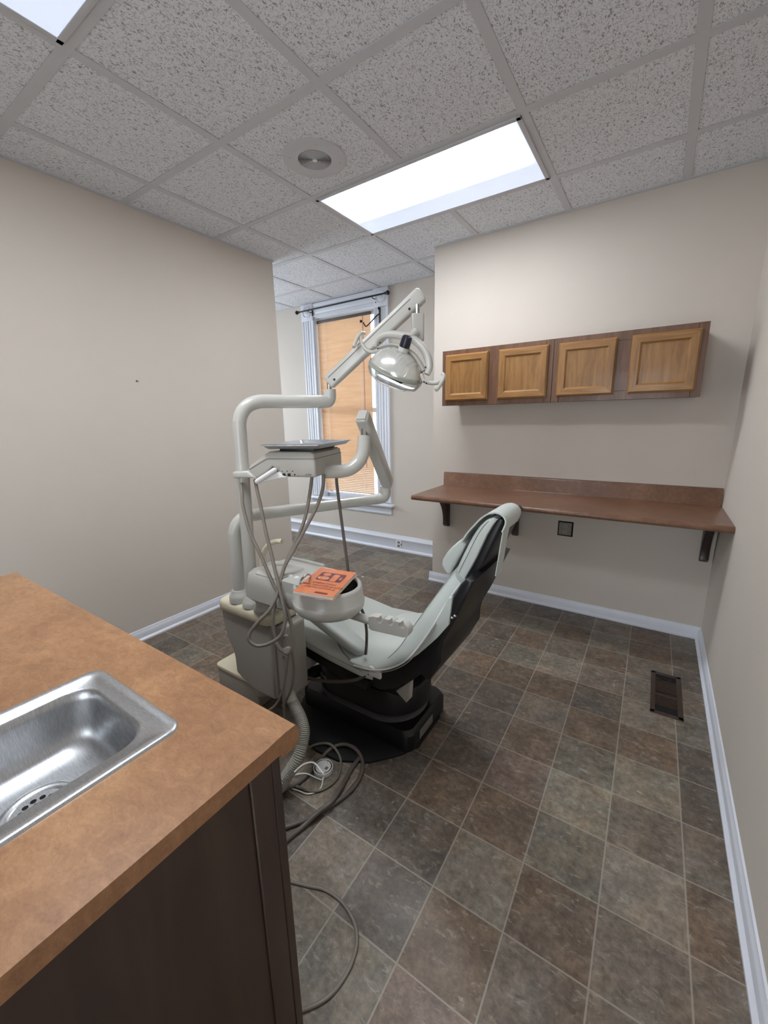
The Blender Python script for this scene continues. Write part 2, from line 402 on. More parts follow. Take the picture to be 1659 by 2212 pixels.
m_ = MB()
m_.box((XF - 0.02, SY0 - 0.12, SZ0 - 0.12), (XF + 0.02, SY0, SZ1 + 0.12)); m_.box((XF - 0.02, SY1, SZ0 - 0.12), (XF + 0.02, SY1 + 0.12, SZ1 + 0.12))
m_.box((XF - 0.02, SY0, SZ1), (XF + 0.02, SY1, SZ1 + 0.12)); m_.box((XF - 0.02, SY0, SZ0 - 0.12), (XF + 0.02, SY1, SZ0))
m_.build('window_casing', M_trim, win2)

# ------------------------------------------------------------------ blind, rod, hook
M_slat, nt, b = nodes_of('translucent_slat')
nt.nodes.remove(b)
df = nt.nodes.new('ShaderNodeBsdfDiffuse'); tl = nt.nodes.new('ShaderNodeBsdfTranslucent'); mx = nt.nodes.new('ShaderNodeMixShader')
fs = noise(nt, 5, 3, 0.6, (0.6, 1, 6))
sc_ = ramp(nt, fs, [(0.3, rgb(221, 181, 144)), (0.7, rgb(233, 196, 162))])
nt.links.new(sc_, df.inputs[0]); nt.links.new(sc_, tl.inputs[0]); mx.inputs[0].default_value = 0.27
nt.links.new(df.outputs[0], mx.inputs[1]); nt.links.new(tl.outputs[0], mx.inputs[2])
nt.links.new(mx.outputs[0], nt.nodes['Material Output'].inputs[0])
BX0, BX1, BY = -3.345, -2.612, YW + 0.034
bl = thing('window_blind', 'closed peach coloured mini blind hanging in the far window', 'blind', ((BX0 + BX1) / 2, BY, 0.55))
m_ = MB(); z = 2.478
while z > 0.60:
    ring = []
    for k in range(6):
        t = k / 5 - 0.5; bow = 0.0022 * (1 - (2 * t) ** 2)
        a = math.radians(62)
        y = BY - t * 0.025 * math.cos(a) - bow * math.sin(a); zz = z + t * 0.025 * math.sin(a) - bow * math.cos(a)
        ring.append((y, zz))
    m_.loft([[(BX0, y, q) for y, q in ring], [(BX1, y, q) for y, q in ring]], closed=False, caps=False)
    z -= 0.0208
m_.build('slats', M_slat, bl)
MB().box((BX0, BY - 0.014, 2.488), (BX1, BY + 0.014, 2.518), 0.002).build('head_rail', mat('head_rail_metal', rgb(96, 92, 86), 0.4, 0.3), bl)
MB().box((BX0, BY - 0.011, 0.565), (BX1, BY + 0.011, 0.588), 0.004).build('bottom_rail', M_trim, bl)
for x in (BX0 + 0.12, BX1 - 0.13):
    m_ = MB()
    for s_ in (-0.007, 0.007): m_.tube([(x + s_, BY - 0.014, 2.49), (x + s_, BY - 0.014, 0.58)], 0.0016, 6, smooth=False)
    m_.build('ladder_cord', M_white, bl)
MB().tube([(BX1 - 0.09, BY - 0.018, 2.49), (BX1 - 0.088, BY - 0.02, 1.2), (BX1 - 0.088, BY - 0.019, 0.9)], 0.003, 8).build('tilt_wand', mat('amber_wand', rgb(170, 104, 74), 0.3), bl)

RY = YW - 0.085
rod = thing('curtain_rod', 'thin black curtain rod mounted across the top of the window casing', 'curtain rod', (-2.93, RY, 2.617))
MB().tube([(-3.50, RY, 2.614), (-2.36, RY, 2.618)], 0.008, 12, smooth=False).build('rod', M_iron, rod)
for x, s_ in ((-3.50, -1), (-2.36, 1)):
    MB().lathe([(0.008, 0), (0.012, 0.006), (0.012, 0.012), (0.008, 0.016), (0.018, 0.028), (0.021, 0.040), (0.014, 0.052), (0.002, 0.056)], 16, axisM((x, RY, 2.614 if s_ < 0 else 2.618), (s_, 0, 0))).build('finial', M_iron, rod)
for x in (-3.36, -2.50):
    m_ = MB().box((x - 0.008, YW - 0.03, 2.565), (x + 0.008, YW - 0.022, 2.625), 0.002)
    m_.tube([(x, YW - 0.028, 2.600), (x, YW - 0.06, 2.596), (x, RY - 0.002, 2.600), (x, RY - 0.012, 2.612)], 0.004, 8)
    m_.build('bracket', M_iron, rod)
arm = thing('shade_bracket', 'old iron swing bracket on the right window casing near the top', 'bracket', (-2.46, YW - 0.02, 2.40))
m_ = MB().box((-2.470, YW - 0.027, 2.27), (-2.449, YW - 0.019, 2.52), 0.003)
m_.build('plate', mat('rusted_iron', rgb(74, 70, 70), 0.6, 0.4, var=0.3, vscale=50), arm)
MB().tube([(-2.462, YW - 0.03, 2.452), (-2.48, YW - 0.035, 2.45), (-2.60, YW - 0.03, 2.375), (-2.635, YW - 0.03, 2.368), (-2.66, YW - 0.03, 2.405)], 0.006, 8).build('swing_arm', M_iron, arm)
for q, r in (((-2.462, YW - 0.033, 2.51), 0.013), ((-2.69, YW - 0.03, 2.42), 0.014)): MB().sphere(q, r).build('knob', M_iron, arm)

# ------------------------------------------------------------------ ceiling fixtures
def fixture(x0, y0, label, strength):
    t = thing('ceiling_light', label, 'ceiling light', (x0 + 0.61, y0 + 0.305, H), 'recessed fluorescent ceiling lights')
    m_ = MB(); a, c_ = x0 + 0.014, y0 + 0.014; x1, y1 = x0 + 1.2052, y0 + 0.5956
    w = 0.022
    for lo, hi in (((a, c_), (x1, c_ + w)), ((a, y1 - w), (x1, y1)), ((a, c_), (a + w, y1)), ((x1 - w, c_), (x1, y1))):
        m_.box((lo[0], lo[1], H - 0.011), (hi[0], hi[1], H - 0.001), 0.002, 2)
    m_.build('door_frame', M_grid, t)
    M_e, nt, b = emis('fluorescent_lens', (0.90, 0.95, 1.0, 1), strength)
    # lens glow is painted: one off-centre bright band, dim and bluish beyond it
    tc = nt.nodes.new('ShaderNodeTexCoord'); s2 = nt.nodes.new('ShaderNodeSeparateXYZ'); nt.links.new(tc.outputs['Object'], s2.inputs[0])
    ay = math_node(nt, 'ABSOLUTE', math_node(nt, 'SUBTRACT', math_node(nt, 'ABSOLUTE', s2.outputs[1]), 0.115))
    ax = math_node(nt, 'ABSOLUTE', s2.outputs[0])
    g = ramp(nt, math_node(nt, 'ADD', s2.outputs[1], 0.5), [(0.21, (0.3, 0.3, 0.3, 1)), (0.28, (1, 1, 1, 1)), (0.46, (1, 1, 1, 1)), (0.60, (0, 0, 0, 1))])
    e = ramp(nt, ax, [(0.44, (1, 1, 1, 1)), (0.57, (0.0, 0.0, 0.0, 1))])
    f = math_node(nt, 'MULTIPLY', g, e)
    nt.links.new(math_node(nt, 'MULTIPLY', math_node(nt, 'ADD', math_node(nt, 'MULTIPLY', f, 2.5), 0.055), strength), b.inputs['Emission Strength'])
    nt.links.new(mixc(nt, f, (0.62, 0.76, 1.0, 1), (0.95, 0.98, 1.0, 1)), b.inputs['Emission Color'])
    MB().box((a + w - 0.002, c_ + w - 0.002, H - 0.009), (x1 - w + 0.002, y1 - w + 0.002, H - 0.003)).build('lens', M_e, t)
    return t
LS = 6.0
fixture(*LIGHTS[0], 'lit fluorescent ceiling light between speaker and cabinet wall', LS)
fixture(*LIGHTS[1], 'lit fluorescent ceiling light cut off at the top left of the view', LS)

spk = thing('ceiling_speaker', 'round white ceiling speaker with ringed grille', 'speaker', (-1.575, 1.80, H))
Ms = axisM((-1.575, 1.80, H), (0, 0, -1))
MB().lathe([(0.157, 0.0), (0.157, 0.004), (0.150, 0.008), (0.092, 0.010), (0.082, 0.007), (0.0815, 0.001)], 48, Ms, caps=False).build('baffle', M_grid, spk)
MB().lathe([(0.081, 0.001), (0.081, 0.003), (0.001, 0.003)], 48, Ms).build('cone', mat('speaker_cloth', rgb(26, 25, 25), 0.9), spk)
m_ = MB(); r = 0.012
while r < 0.081:
    m_.lathe([(r, 0.004), (r + 0.0017, 0.004), (r + 0.0017, 0.0075), (r, 0.0075), (r, 0.004)], 40, Ms, caps=False); r += 0.0058
m_.box((-0.08, -0.003, 0.004), (0.08, 0.003, 0.006), M=Ms); m_.box((-0.003, -0.08, 0.004), (0.003, 0.08, 0.006), M=Ms)
m_.build('grille', M_grid, spk)
MB().lathe([(0.011, 0.004), (0.011, 0.010), (0.002, 0.011)], 16, Ms).build('badge', M_white, spk)
for k in range(4):
    a = math.pi / 4 + k * math.pi / 2
    MB().lathe([(0.004, 0.008), (0.004, 0.011), (0.001, 0.0115)], 10, Ms @ Matrix.Translation((0.122 * math.cos(a), 0.122 * math.sin(a), 0))).build('screw', M_grid, spk)

# ------------------------------------------------------------------ wall cabinets
def cabinet(x0, x1, doors, label):
    t = thing('wall_cabinet', label, 'cabinet', ((x0 + x1) / 2, YB, 1.52), 'brown wall cabinets')
    MB().box((x0 + 0.004, 2.845, 1.526), (x1 - 0.004, YB - 0.001, 1.894)).build('body', M_frame, t)
    m_ = MB(); z0, z1 = 1.520, 1.898; ya, yb = 2.828, 2.847
    cx = (doors[0][1] + doors[1][0]) / 2
    for lo, hi in (((x0, z0), (x0 + 0.046, z1)), ((x1 - 0.046, z0), (x1, z1)), ((cx - 0.05, z0 + 0.05), (cx + 0.05, z1 - 0.05)), ((x0 + 0.046, z0), (x1 - 0.046, z0 + 0.05)), ((x0 + 0.046, z1 - 0.05), (x1 - 0.046, z1))):
        m_.box((lo[0] + 0.0004, ya, lo[1]), (hi[0] - 0.0004, yb, hi[1]), 0.0012, 1)
    m_.build('face_frame', M_frame, t)
    for a, c_ in doors:
        b0, b1 = 1.552, 1.867; d = MB(); w = 0.052; yo = 2.806; yi = 2.827
        d.box((a + w - 0.004, yo + 0.009, b0 + w - 0.004), (c_ - w + 0.004, yi - 0.003, b1 - w + 0.004))
        dr = d.build('door', M_oak, t)
        def rail(pts, nm, mm):
            # bevelled member: outline in xz, chamfered outer edge and sloped sticking inside
            mb = MB(); mb.loft(pts, closed=True, caps=False); mb.build(nm, mm, dr)
        def ringpts(ins, y): return [(a + ins, y, b0 + ins), (c_ - ins, y, b0 + ins), (c_ - ins, y, b1 - ins), (a + ins, y, b1 - ins)]
        # each side of the frame is a mitred strip following the same section
        sec = [(0.0, yi), (0.0, yo + 0.010), (0.010, yo), (w - 0.010, yo), (w, yo + 0.009), (w, yi - 0.002)]
        for k in range(4):
            rings = []
            for e in (k, (k + 1) % 4): rings.append([ringpts(ins, y)[e] for ins, y in sec])
            mb = MB().loft(rings, closed=True, caps=True)
            mb.build('stile' if k % 2 else 'rail', M_oak if k % 2 else M_oakH, dr, angle=20)
    return t
cabinet(-1.355, -0.597, ((-1.325, -1.010), (-0.940, -0.625)), 'brown wall cabinet with two honey oak doors, nearer the window')
cabinet(-0.596, 0.163, ((-0.566, -0.250), (-0.180, 0.135)), 'brown wall cabinet with two honey oak doors, nearer the right wall')

# ------------------------------------------------------------------ long wall shelf
sh = thing('wall_shelf', 'long brown laminate work shelf with backsplash on dark brackets', 'shelf', (-0.55, YB, 0.85))
SX0, SX1 = -1.466, XR - 0.001
pr_ = [(YB - 0.001, 0.852), (YB - 0.001, 0.885)] + [(2.585 + 0.0, 0.885)] + [(2.572 - 0.0175 * math.sin(math.pi * k / 8), 0.868 + 0.0175 * math.cos(math.pi * k / 8)) for k in range(9)] + [(2.60, 0.8505)]
MB().prism(pr_, 'x', SX0, SX1, 0.002, 2).build('worktop', M_lam2, sh)
MB().prism([(YB - 0.001, 0.885), (YB - 0.026, 0.885), (YB - 0.022, 0.893), (YB - 0.021, 0.978), (YB - 0.015, 0.990), (YB - 0.006, 0.993), (YB - 0.001, 0.993)], 'x', SX0, SX1 - 0.006, 0.002, 2).build('backsplash', M_lam2, sh)
for x in (-1.432, -0.85, 0.318):
    P = [(YB - 0.001, 0.851), (YB - 0.30, 0.851), (YB - 0.30, 0.835), (YB - 0.285, 0.815)]
    P += [(YB - 0.285 + 0.235 * math.sin(k / 8 * math.pi / 2), 0.815 - 0.24 * (1 - math.cos(k / 8 * math.pi / 2))) for k in range(1, 9)]
    P += [(YB - 0.055, 0.55), (YB - 0.03, 0.53), (YB - 0.001, 0.53)]
    MB().prism(P, 'x', x - 0.022, x + 0.022, 0.003, 2).build('bracket', M_brack, sh)

# ------------------------------------------------------------------ outlets, vent, nail, scraps
ot = thing('wall_outlet', 'unplated grey outlet in a ragged square cut-out under the shelf', 'outlet', (-0.495, YB, 0.626))
MB().box((-0.546, YB - 0.0015, 0.571), (-0.442, YB - 0.0004, 0.682)).build('cutout', M_void, ot)
MB().box((-0.538, YB - 0.006, 0.579), (-0.452, YB - 0.001, 0.673), 0.012, 3).build('box_cover', M_galv, ot)
for z in (0.646, 0.606):
    r_ = MB().lathe([(0.0165, 0.0), (0.0165, 0.003), (0.014, 0.0045), (0.001, 0.0045)], 20, axisM((-0.495, YB - 0.005, z), (0, -1, 0))).build('receptacle', mat('outlet_face', rgb(150, 146, 138), 0.5), ot)
    s_ = MB()
    for dx in (-0.006, 0.006): s_.box((-0.495 + dx - 0.0012, YB - 0.0105, z), (-0.495 + dx + 0.0012, YB - 0.009, z + 0.009))
    s_.lathe([(0.0028, 0), (0.0028, 0.0015), (0.0005, 0.0015)], 10, axisM((-0.495, YB - 0.009, z - 0.007), (0, -1, 0)))
    s_.build('slots', M_void, r_)
ob = thing('baseboard_outlet', 'small white outlet set in the tall baseboard under the window', 'outlet', (-2.268, YW - 0.018, 0.08))
MB().box((-2.303, YW - 0.0225, 0.034), (-2.233, YW - 0.018, 0.124), 0.002).build('plate', M_white, ob)
for z in (0.099, 0.060): MB().box((-2.283, YW - 0.0255, z - 0.013), (-2.253, YW - 0.022, z + 0.013), 0.005).build('receptacle', M_galv, ob)
MB().box((-2.240, YW - 0.0245, 0.068), (-2.233, YW - 0.022, 0.088)).build('chip', M_void, ob)

vt = thing('floor_vent', 'rusty brown floor register beside the right wall baseboard', 'vent', (0.18, 2.363, 0))
vx0, vx1, vy0, vy1 = 0.112, 0.249, 2.168, 2.560
m_ = MB(); w = 0.022
for lo, hi in (((vx0, vy0), (vx0 + w, vy1)), ((vx1 - w, vy0), (vx1, vy1)), ((vx0, vy0), (vx1, vy0 + w)), ((vx0, vy1 - w), (vx1, vy1))):
    m_.box((lo[0], lo[1], 0.0), (hi[0], hi[1], 0.006), 0.003, 2)
m_.build('frame', M_vent, vt)
MB().box((vx0 + 0.02, vy0 + 0.02, 0.0003), (vx1 - 0.02, vy1 - 0.02, 0.0010)).build('duct', M_void, vt)
m_ = MB(); y = vy0 + 0.075; k = 0
while y < vy1 - 0.075:
    if k != 12: m_.box((vx0 + w, y, 0.0012), (vx1 - w, y + 0.0045, 0.0045))
    y += 0.0098; k += 1
m_.box((vx0 + w, vy0 + 0.16, 0.0014), (vx1 - w, vy0 + 0.172, 0.0048))
m_.build('louvres', M_vent, vt)
MB().prism([(vx0 + w, vy1 - 0.075), (vx1 - w - 0.012, vy1 - 0.06), (vx1 - w - 0.03, vy1 - 0.058), (vx0 + w + 0.045, vy1 - 0.068), (vx0 + w, vy1 - 0.062)], 'z', 0.0016, 0.004).build('damper', M_vent, vt)

tag(MB().box((XL, 1.3825, 1.6985), (XL + 0.012, 1.3865, 1.7025), 0.001).box((XL, 1.384, 1.694), (XL + 0.004, 1.398, 1.699), 0.001).build('nail', mat('nail_metal', rgb(96, 90, 86), 0.5, 0.5), loc=(XL, 1.39, 1.70)), 'tiny bent nail stuck in the left wall', 'nail')
tag(MB().box((-2.170, 2.850, 0.0), (-2.150, 2.864, 0.003), 0.001).build('paper_scrap', M_paper, loc=(-2.16, 2.857, 0)), 'tiny white paper scrap lying on the floor behind the chair', 'scrap')

# ------------------------------------------------------------------ sink counter
CZ = 0.90
ct = thing('base_cabinet', 'dark stained base cabinet end panel under the sink counter', 'cabinet', (-1.2, 0.12, 0))
MB().box((-1.93, -0.18, 0.0), (-1.91, 0.385, 0.866)).box((-1.91, -0.18, 0.0), (-0.53, -0.165, 0.866)).box((-1.91, -0.165, 0.08), (-0.53, 0.385, 0.10)).build('carcass', M_dark, ct)
MB().box((-0.529, -0.18, 0.0), (-0.512, 0.384, 0.866), 0.001, 1).build('side_panel', M_dark, ct)
m_ = MB().box((-1.93, 0.386, 0.0), (-0.506, 0.405, 0.855), 0.002, 1)
m_.build('face_frame', M_dark, ct)
MB().box((-0.5115, 0.340, 0.0), (-0.5055, 0.3855, 0.866), 0.002, 1).build('edge_strip', M_dark, ct)

sx0, sx1, sy0, sy1 = -1.000, -0.6615, -0.055, 0.325        # sink outer rim
hx0, hx1, hy0, hy1 = sx0 + 0.014, sx1 - 0.014, sy0 + 0.014, sy1 - 0.014   # hole in the top
top = MB()
x0, x1, y0, y1 = -1.955, -0.492, -0.20, 0.43
def edge_prof(): return [(y1 + 0.014 * math.sin(math.pi * k / 8), CZ - 0.024 + 0.024 * math.cos(math.pi * k / 8)) for k in range(9)]
top.prism([(hy1, CZ)] + [(y1 - 0.06, CZ), (y1 - 0.045, CZ + 0.0015), (y1 - 0.02, CZ + 0.003)] + [(y1 + 0.012 * math.sin(math.pi * k / 8), CZ - 0.0195 + 0.0225 * math.cos(math.pi * k / 8)) for k in range(1, 9)] + [(y1 - 0.03, CZ - 0.042), (y1 - 0.034, CZ - 0.032), (hy1, CZ - 0.032)], 'x', x0, x1)
top.box((x0, y0, CZ - 0.032), (x1, hy0, CZ)); top.box((x0, hy0, CZ - 0.032), (hx0, hy1, CZ)); top.box((hx1, hy0, CZ - 0.032), (x1, hy1, CZ))
tag(top.build('countertop', M_lam, loc=(-1.2, 0.12, CZ)), 'tan mottled laminate sink countertop with rolled front edge', 'countertop')

sk = thing('sink', 'rectangular stainless steel sink set in the tan countertop', 'sink', ((sx0 + sx1) / 2, (sy0 + sy1) / 2, CZ))
def rr(xa, xb, ya, yb, r, z, n=8):
    P = []
    for cx, cy, a0 in ((xb - r, yb - r, 0), (xa + r, yb - r, 90), (xa + r, ya + r, 180), (xb - r, ya + r, 270)):
        for k in range(n + 1):
            a = math.radians(a0 + 90 * k / n); P.append((cx + r * math.cos(a), cy + r * math.sin(a), z))
    return P
def ins(d, r, z): return rr(sx0 + d, sx1 - d, sy0 + d, sy1 - d, r, z)
MB().loft([ins(0, 0.03, CZ), ins(0.002, 0.03, CZ + 0.0035), ins(0.006, 0.028, CZ + 0.005), ins(0.012, 0.026, CZ + 0.0035), ins(0.019, 0.024, CZ + 0.003), ins(0.021, 0.024, CZ + 0.0012), ins(0.038, 0.05, CZ + 0.001),
           ins(0.043, 0.05, CZ - 0.003), ins(0.046, 0.052, CZ - 0.02), ins(0.050, 0.055, CZ - 0.070), ins(0.054, 0.058, CZ - 0.088), ins(0.064, 0.055, CZ - 0.102), ins(0.080, 0.045, CZ - 0.1085), ins(0.105, 0.03, CZ - 0.1115), ins(0.150, 0.015, CZ - 0.1125)], True, False).build('basin', M_steel, sk, angle=60)
MB().box((sx0 + 0.148, sy0 + 0.148, CZ - 0.115), (sx1 - 0.148, sy1 - 0.148, CZ - 0.1124)).build('basin_floor', M_steel, sk)
dc = (-0.830, 0.142, CZ - 0.1122)
Md = Matrix.Translation(dc)
dn = MB().lathe([(0.056, -0.001), (0.056, 0.002), (0.051, 0.004), (0.043, 0.003), (0.040, 0.0005), (0.034, 0.0005), (0.001, 0.0005)], 36, Md).build('drain', M_steel, sk)
m_ = MB()
for n_, rad in ((1, 0.0), (6, 0.012), (12, 0.025)):
    for k in range(n_):
        a = 2 * math.pi * k / n_
        m_.lathe([(0.0048, 0.0004), (0.0048, 0.0009), (0.0002, 0.0009)], 10, Md @ Matrix.Translation((rad * math.cos(a), rad * math.sin(a), 0)))
m_.build('strainer_holes', M_void, dn)

# ------------------------------------------------------------------ dental chair
ch = thing('dental_chair', 'sage grey dental patient chair on a black base', 'dental chair', (-1.05, 1.47, 0))
YCH = 1.45
def stadium(x0, x1, y0, y1, r, z): return rr(x0, x1, y0, y1, r, z, 8)
matp = [(-1.42, 1.33), (-1.36, 1.22), (-1.25, 1.125), (-1.12, 1.09), (-1.0, 1.10), (-0.88, 1.165), (-0.79, 1.27), (-0.742, 1.355), (-0.742, 1.57), (-0.80, 1.68), (-1.30, 1.68), (-1.42, 1.60)]
MB().prism(matp, 'z', 0.0, 0.014, 0.004, 2).build('floor_plate', M_blackmat, ch)
MB().loft([stadium(-1.40, -0.748, 1.29, 1.66, 0.05, 0.012), stadium(-1.40, -0.748, 1.29, 1.66, 0.05, 0.085), stadium(-1.385, -0.762, 1.30, 1.65, 0.05, 0.105)], True, True).build('base', M_black, ch)
m_ = MB(); zz = [0.105, 0.112, 0.118, 0.124, 0.130, 0.136, 0.142, 0.148]
m_.loft([stadium(-1.35 + (0.005 if k % 2 else 0), -0.778 - (0.005 if k % 2 else 0), 1.295 + (0.005 if k % 2 else 0), 1.645 - (0.005 if k % 2 else 0), 0.17, z) for k, z in enumerate(zz)], True, True)
m_.build('bellows', M_band, ch)
MB().loft([stadium(-1.355, -0.765, 1.285, 1.655, 0.18, 0.148), stadium(-1.355, -0.765, 1.285, 1.655, 0.18, 0.238), stadium(-1.342, -0.774, 1.295, 1.645, 0.17, 0.262), stadium(-1.30, -0.80, 1.33, 1.61, 0.13, 0.276)], True, True).build('base_cover', M_black, ch)
lb = MB().prism([(1.374, 0.03), (1.50, 0.03), (1.50, 0.075), (1.374, 0.075)], 'x', -0.749, -0.7465).build('rating_label', M_galv, ch)
MB().prism([(-1.28, 0.26), (-0.82, 0.26), (-0.80, 0.33), (-0.93, 0.42), (-1.30, 0.44), (-1.36, 0.34)], 'y', 1.30, 1.60, 0.02, 3).build('lift_housing', M_black, ch)
em = text('emblem', 'Nautilus', 0.026, axisM((-1.2322, 1.2939, 0.215), (-0.317, -0.948, 0), (0.948, -0.317, 0)), mat('emblem_grey', rgb(150, 150, 152), 0.4), ch, sx=0.8)
for q in ((-0.95, 1.36, 0.277), (-0.86, 1.40, 0.277), (-0.90, 1.52, 0.277)): MB().sphere(q, 0.005, u=10, v=6).build('screw', M_chrome, ch)
MB().prism([(-0.805, 0.325), (-0.728, 0.405), (-0.735, 0.312), (-0.752, 0.288)], 'y', 1.262, 1.292, 0.008, 3).build('release_lever', M_putty, ch)

# leg and thigh cushion: lofted slab, rounded edges, rising then dipping to the toe
def leg_ring(x, zt, y0, y1, th):
    P = []; r = th * 0.48
    for k in range(9): a = math.radians(90 + 180 * k / 8); P.append((x, y0 + r + r * math.cos(a) * 1.0, zt - r + r * math.sin(a)))
    for k in range(9): a = math.radians(270 + 180 * k / 8); P.append((x, y1 - r + r * math.cos(a), zt - r + r * math.sin(a)))
    return P
legs = [(-0.90, 0.405, 1.22, 1.68, 0.05), (-0.93, 0.425, 1.20, 1.70, 0.06), (-0.98, 0.440, 1.19, 1.708, 0.064), (-1.10, 0.455, 1.186, 1.712, 0.064), (-1.22, 0.472, 1.188, 1.71, 0.064), (-1.33, 0.487, 1.195, 1.702, 0.062),
        (-1.45, 0.498, 1.215, 1.685, 0.06), (-1.57, 0.495, 1.24, 1.66, 0.06), (-1.68, 0.482, 1.27, 1.63, 0.056), (-1.75, 0.468, 1.31, 1.59, 0.05), (-1.77, 0.455, 1.35, 1.55, 0.03)]
lg = MB().loft([leg_ring(*q) for q in legs], True, True).build('leg_cushion', M_vinyl, ch, angle=60)
MB().tube([(x, y0 + 0.004, z - th * 0.30) for x, z, y0, y1, th in legs[1:8]], 0.0022, 6).build('piping', M_piping, lg)
MB().prism([(-0.90, 0.36), (-0.95, 0.372), (-1.34, 0.428), (-1.66, 0.425), (-1.66, 0.405), (-1.36, 0.375), (-1.0, 0.31), (-0.92, 0.31)], 'y', 1.215, 1.685, 0.008, 2).build('leg_frame', M_black, ch)

# one-piece back and seat sling
T = [(1.285, -0.532, 0.862), (1.27, -0.560, 0.812), (1.25, -0.585, 0.760), (1.228, -0.613, 0.696), (1.208, -0.654, 0.620), (1.190, -0.702, 0.549), (1.180, -0.759, 0.502), (1.172, -0.818, 0.474), (1.172, -0.884, 0.456), (1.190, -0.96, 0.436), (1.22, -1.03, 0.436)]
F = [(-0.575, 0.893), (-0.606, 0.838), (-0.640, 0.780), (-0.678, 0.715), (-0.718, 0.645), (-0.756, 0.572), (-0.803, 0.512), (-0.856, 0.478), (-0.920, 0.458), (-0.995, 0.449), (-1.06, 0.440)]
def sling_ring(t, f, thick):
    y0 = t[0]; y1 = 2 * YCH - y0; w = y1 - y0
    P = []
    prof_ = [(0.0, -0.10), (-0.004, 0.08), (-0.002, 0.3), (0.006, 0.55), (0.022, 0.80), (0.045, 0.95), (0.075, 1.02), (0.12, 1.03), (w / 2 - 0.05, 0.98), (w / 2, 0.97)]
    h = [(y0 + dy, b_) for dy, b_ in prof_]; h2 = [(y1 - dy, b_) for dy, b_ in prof_[::-1][1:]]
    for y, b_ in h + h2: P.append((t[1] + (f[0] - t[1]) * b_, y, t[2] + (f[1] - t[2]) * b_))
    P.append((t[1] + (f[0] - t[1]) * -0.1, y1 - 0.05, t[2] + (f[1] - t[2]) * -0.1)); P.append((t[1] + (f[0] - t[1]) * -0.1, y0 + 0.05, t[2] + (f[1] - t[2]) * -0.1))
    return P
# flatten the section a little where the sling turns into the seat, so the rim stands proud
rings = []
for k in range(len(T)):
    t, f = T[k], F[k]
    if k >= 7: f = (f[0], f[1])
    rings.append(sling_ring(t, f, 0))
bk = MB().loft(rings, True, True).build('back_cushion', M_vinyl, ch, angle=60)
MB().tube([(x + 0.001, y - 0.005, z) for y, x, z in T[:10]], 0.0034, 8).build('piping', M_white, bk)
MB().tube([(x + 0.006, y - 0.003, z - 0.008) for y, x, z in T[:10]], 0.0022, 8).build('piping', M_piping, bk)
seam = [(F[k][0] * 0.92 + T[k][1] * 0.08, T[k][0] + 0.026, F[k][1] * 0.90 + T[k][2] * 0.10) for k in range(0, 7)]
MB().tube(seam, 0.0016, 6).build('seam', M_piping, bk)
MB().tube([(-0.985, 1.196, 0.4475), (-1.04, 1.212, 0.4615), (-1.09, 1.245, 0.464), (-1.16, 1.29, 0.4655), (-1.25, 1.33, 0.478), (-1.32, 1.36, 0.4875)], 0.0022, 6).build('seat_seam', M_hosed, bk)
fl_ = [(-0.540, 0.826), (-0.548, 0.756), (-0.552, 0.715), (-0.598, 0.648), (-0.675, 0.557), (-0.712, 0.522), (-0.722, 0.532), (-0.69, 0.566), (-0.645, 0.634), (-0.607, 0.706), (-0.578, 0.768), (-0.556, 0.816)]
for a, c_ in ((1.229, 1.246), (1.654, 1.671)): MB().prism(fl_, 'y', a, c_, 0.003, 2).build('back_flange', M_vinyl, ch)
shell = [(-0.467, 0.896), (-0.504, 0.804), (-0.539, 0.718), (-0.578, 0.636), (-0.587, 0.591), (-0.588, 0.545), (-0.632, 0.454), (-0.642, 0.448), (-0.672, 0.461), (-0.708, 0.423), (-0.793, 0.345), (-0.856, 0.316), (-0.930, 0.314), (-0.976, 0.363), (-1.0, 0.40),
         (-0.95, 0.432), (-0.88, 0.440), (-0.815, 0.455), (-0.75, 0.485), (-0.69, 0.540), (-0.64, 0.612), (-0.60, 0.69), (-0.575, 0.75), (-0.545, 0.815), (-0.518, 0.872), (-0.495, 0.90)]
MB().prism(shell, 'y', 1.240, 1.660, 0.012, 3).build('back_shell', M_black, ch, angle=30)
MB().box((-0.868, 1.166, 0.432), (-0.812, 1.180, 0.472), 0.004).build('corner_tab', M_white, ch)
MB().lathe([(0.009, 0), (0.009, 0.006), (0.002, 0.008)], 14, axisM((-0.915, 1.222, 0.390), (0, -1, 0))).build('pivot_bolt', M_black, ch)
for x, z in ((-0.556, 0.742), (-0.545, 0.752)): MB().sphere((x + 0.012, 1.238, z), 0.006, u=10, v=6).build('screw', M_chrome, ch)

# narrow head section
HT = [(-0.536, 0.856), (-0.530, 0.868), (-0.510, 0.912), (-0.490, 0.957), (-0.473, 1.0), (-0.457, 1.04), (-0.442, 1.07), (-0.430, 1.090), (-0.424, 1.098)]
HF = [(-0.556, 0.868), (-0.572, 0.890), (-0.556, 0.932), (-0.542, 0.964), (-0.526, 1.0), (-0.508, 1.036), (-0.488, 1.068), (-0.466, 1.092), (-0.440, 1.104)]
def head_ring(t, f):
    y0 = 1.318; y1 = 2 * YCH - y0
    h = [(0.010, -0.02), (0.002, 0.03), (0.0, 0.3), (0.001, 0.55), (0.005, 0.78), (0.016, 0.95), (0.034, 1.02), (0.07, 1.05), (0.132, 1.05)]
    ys = [(y0 + d, b_) for d, b_ in h] + [(y1 - d, b_) for d, b_ in h[::-1][1:]]
    return [(t[0] + (f[0] - t[0]) * b_, y, t[1] + (f[1] - t[1]) * b_) for y, b_ in ys]
hd = MB().loft([head_ring(t, f) for t, f in zip(HT, HF)]).build('head_cushion', M_vinyl, ch, angle=60)
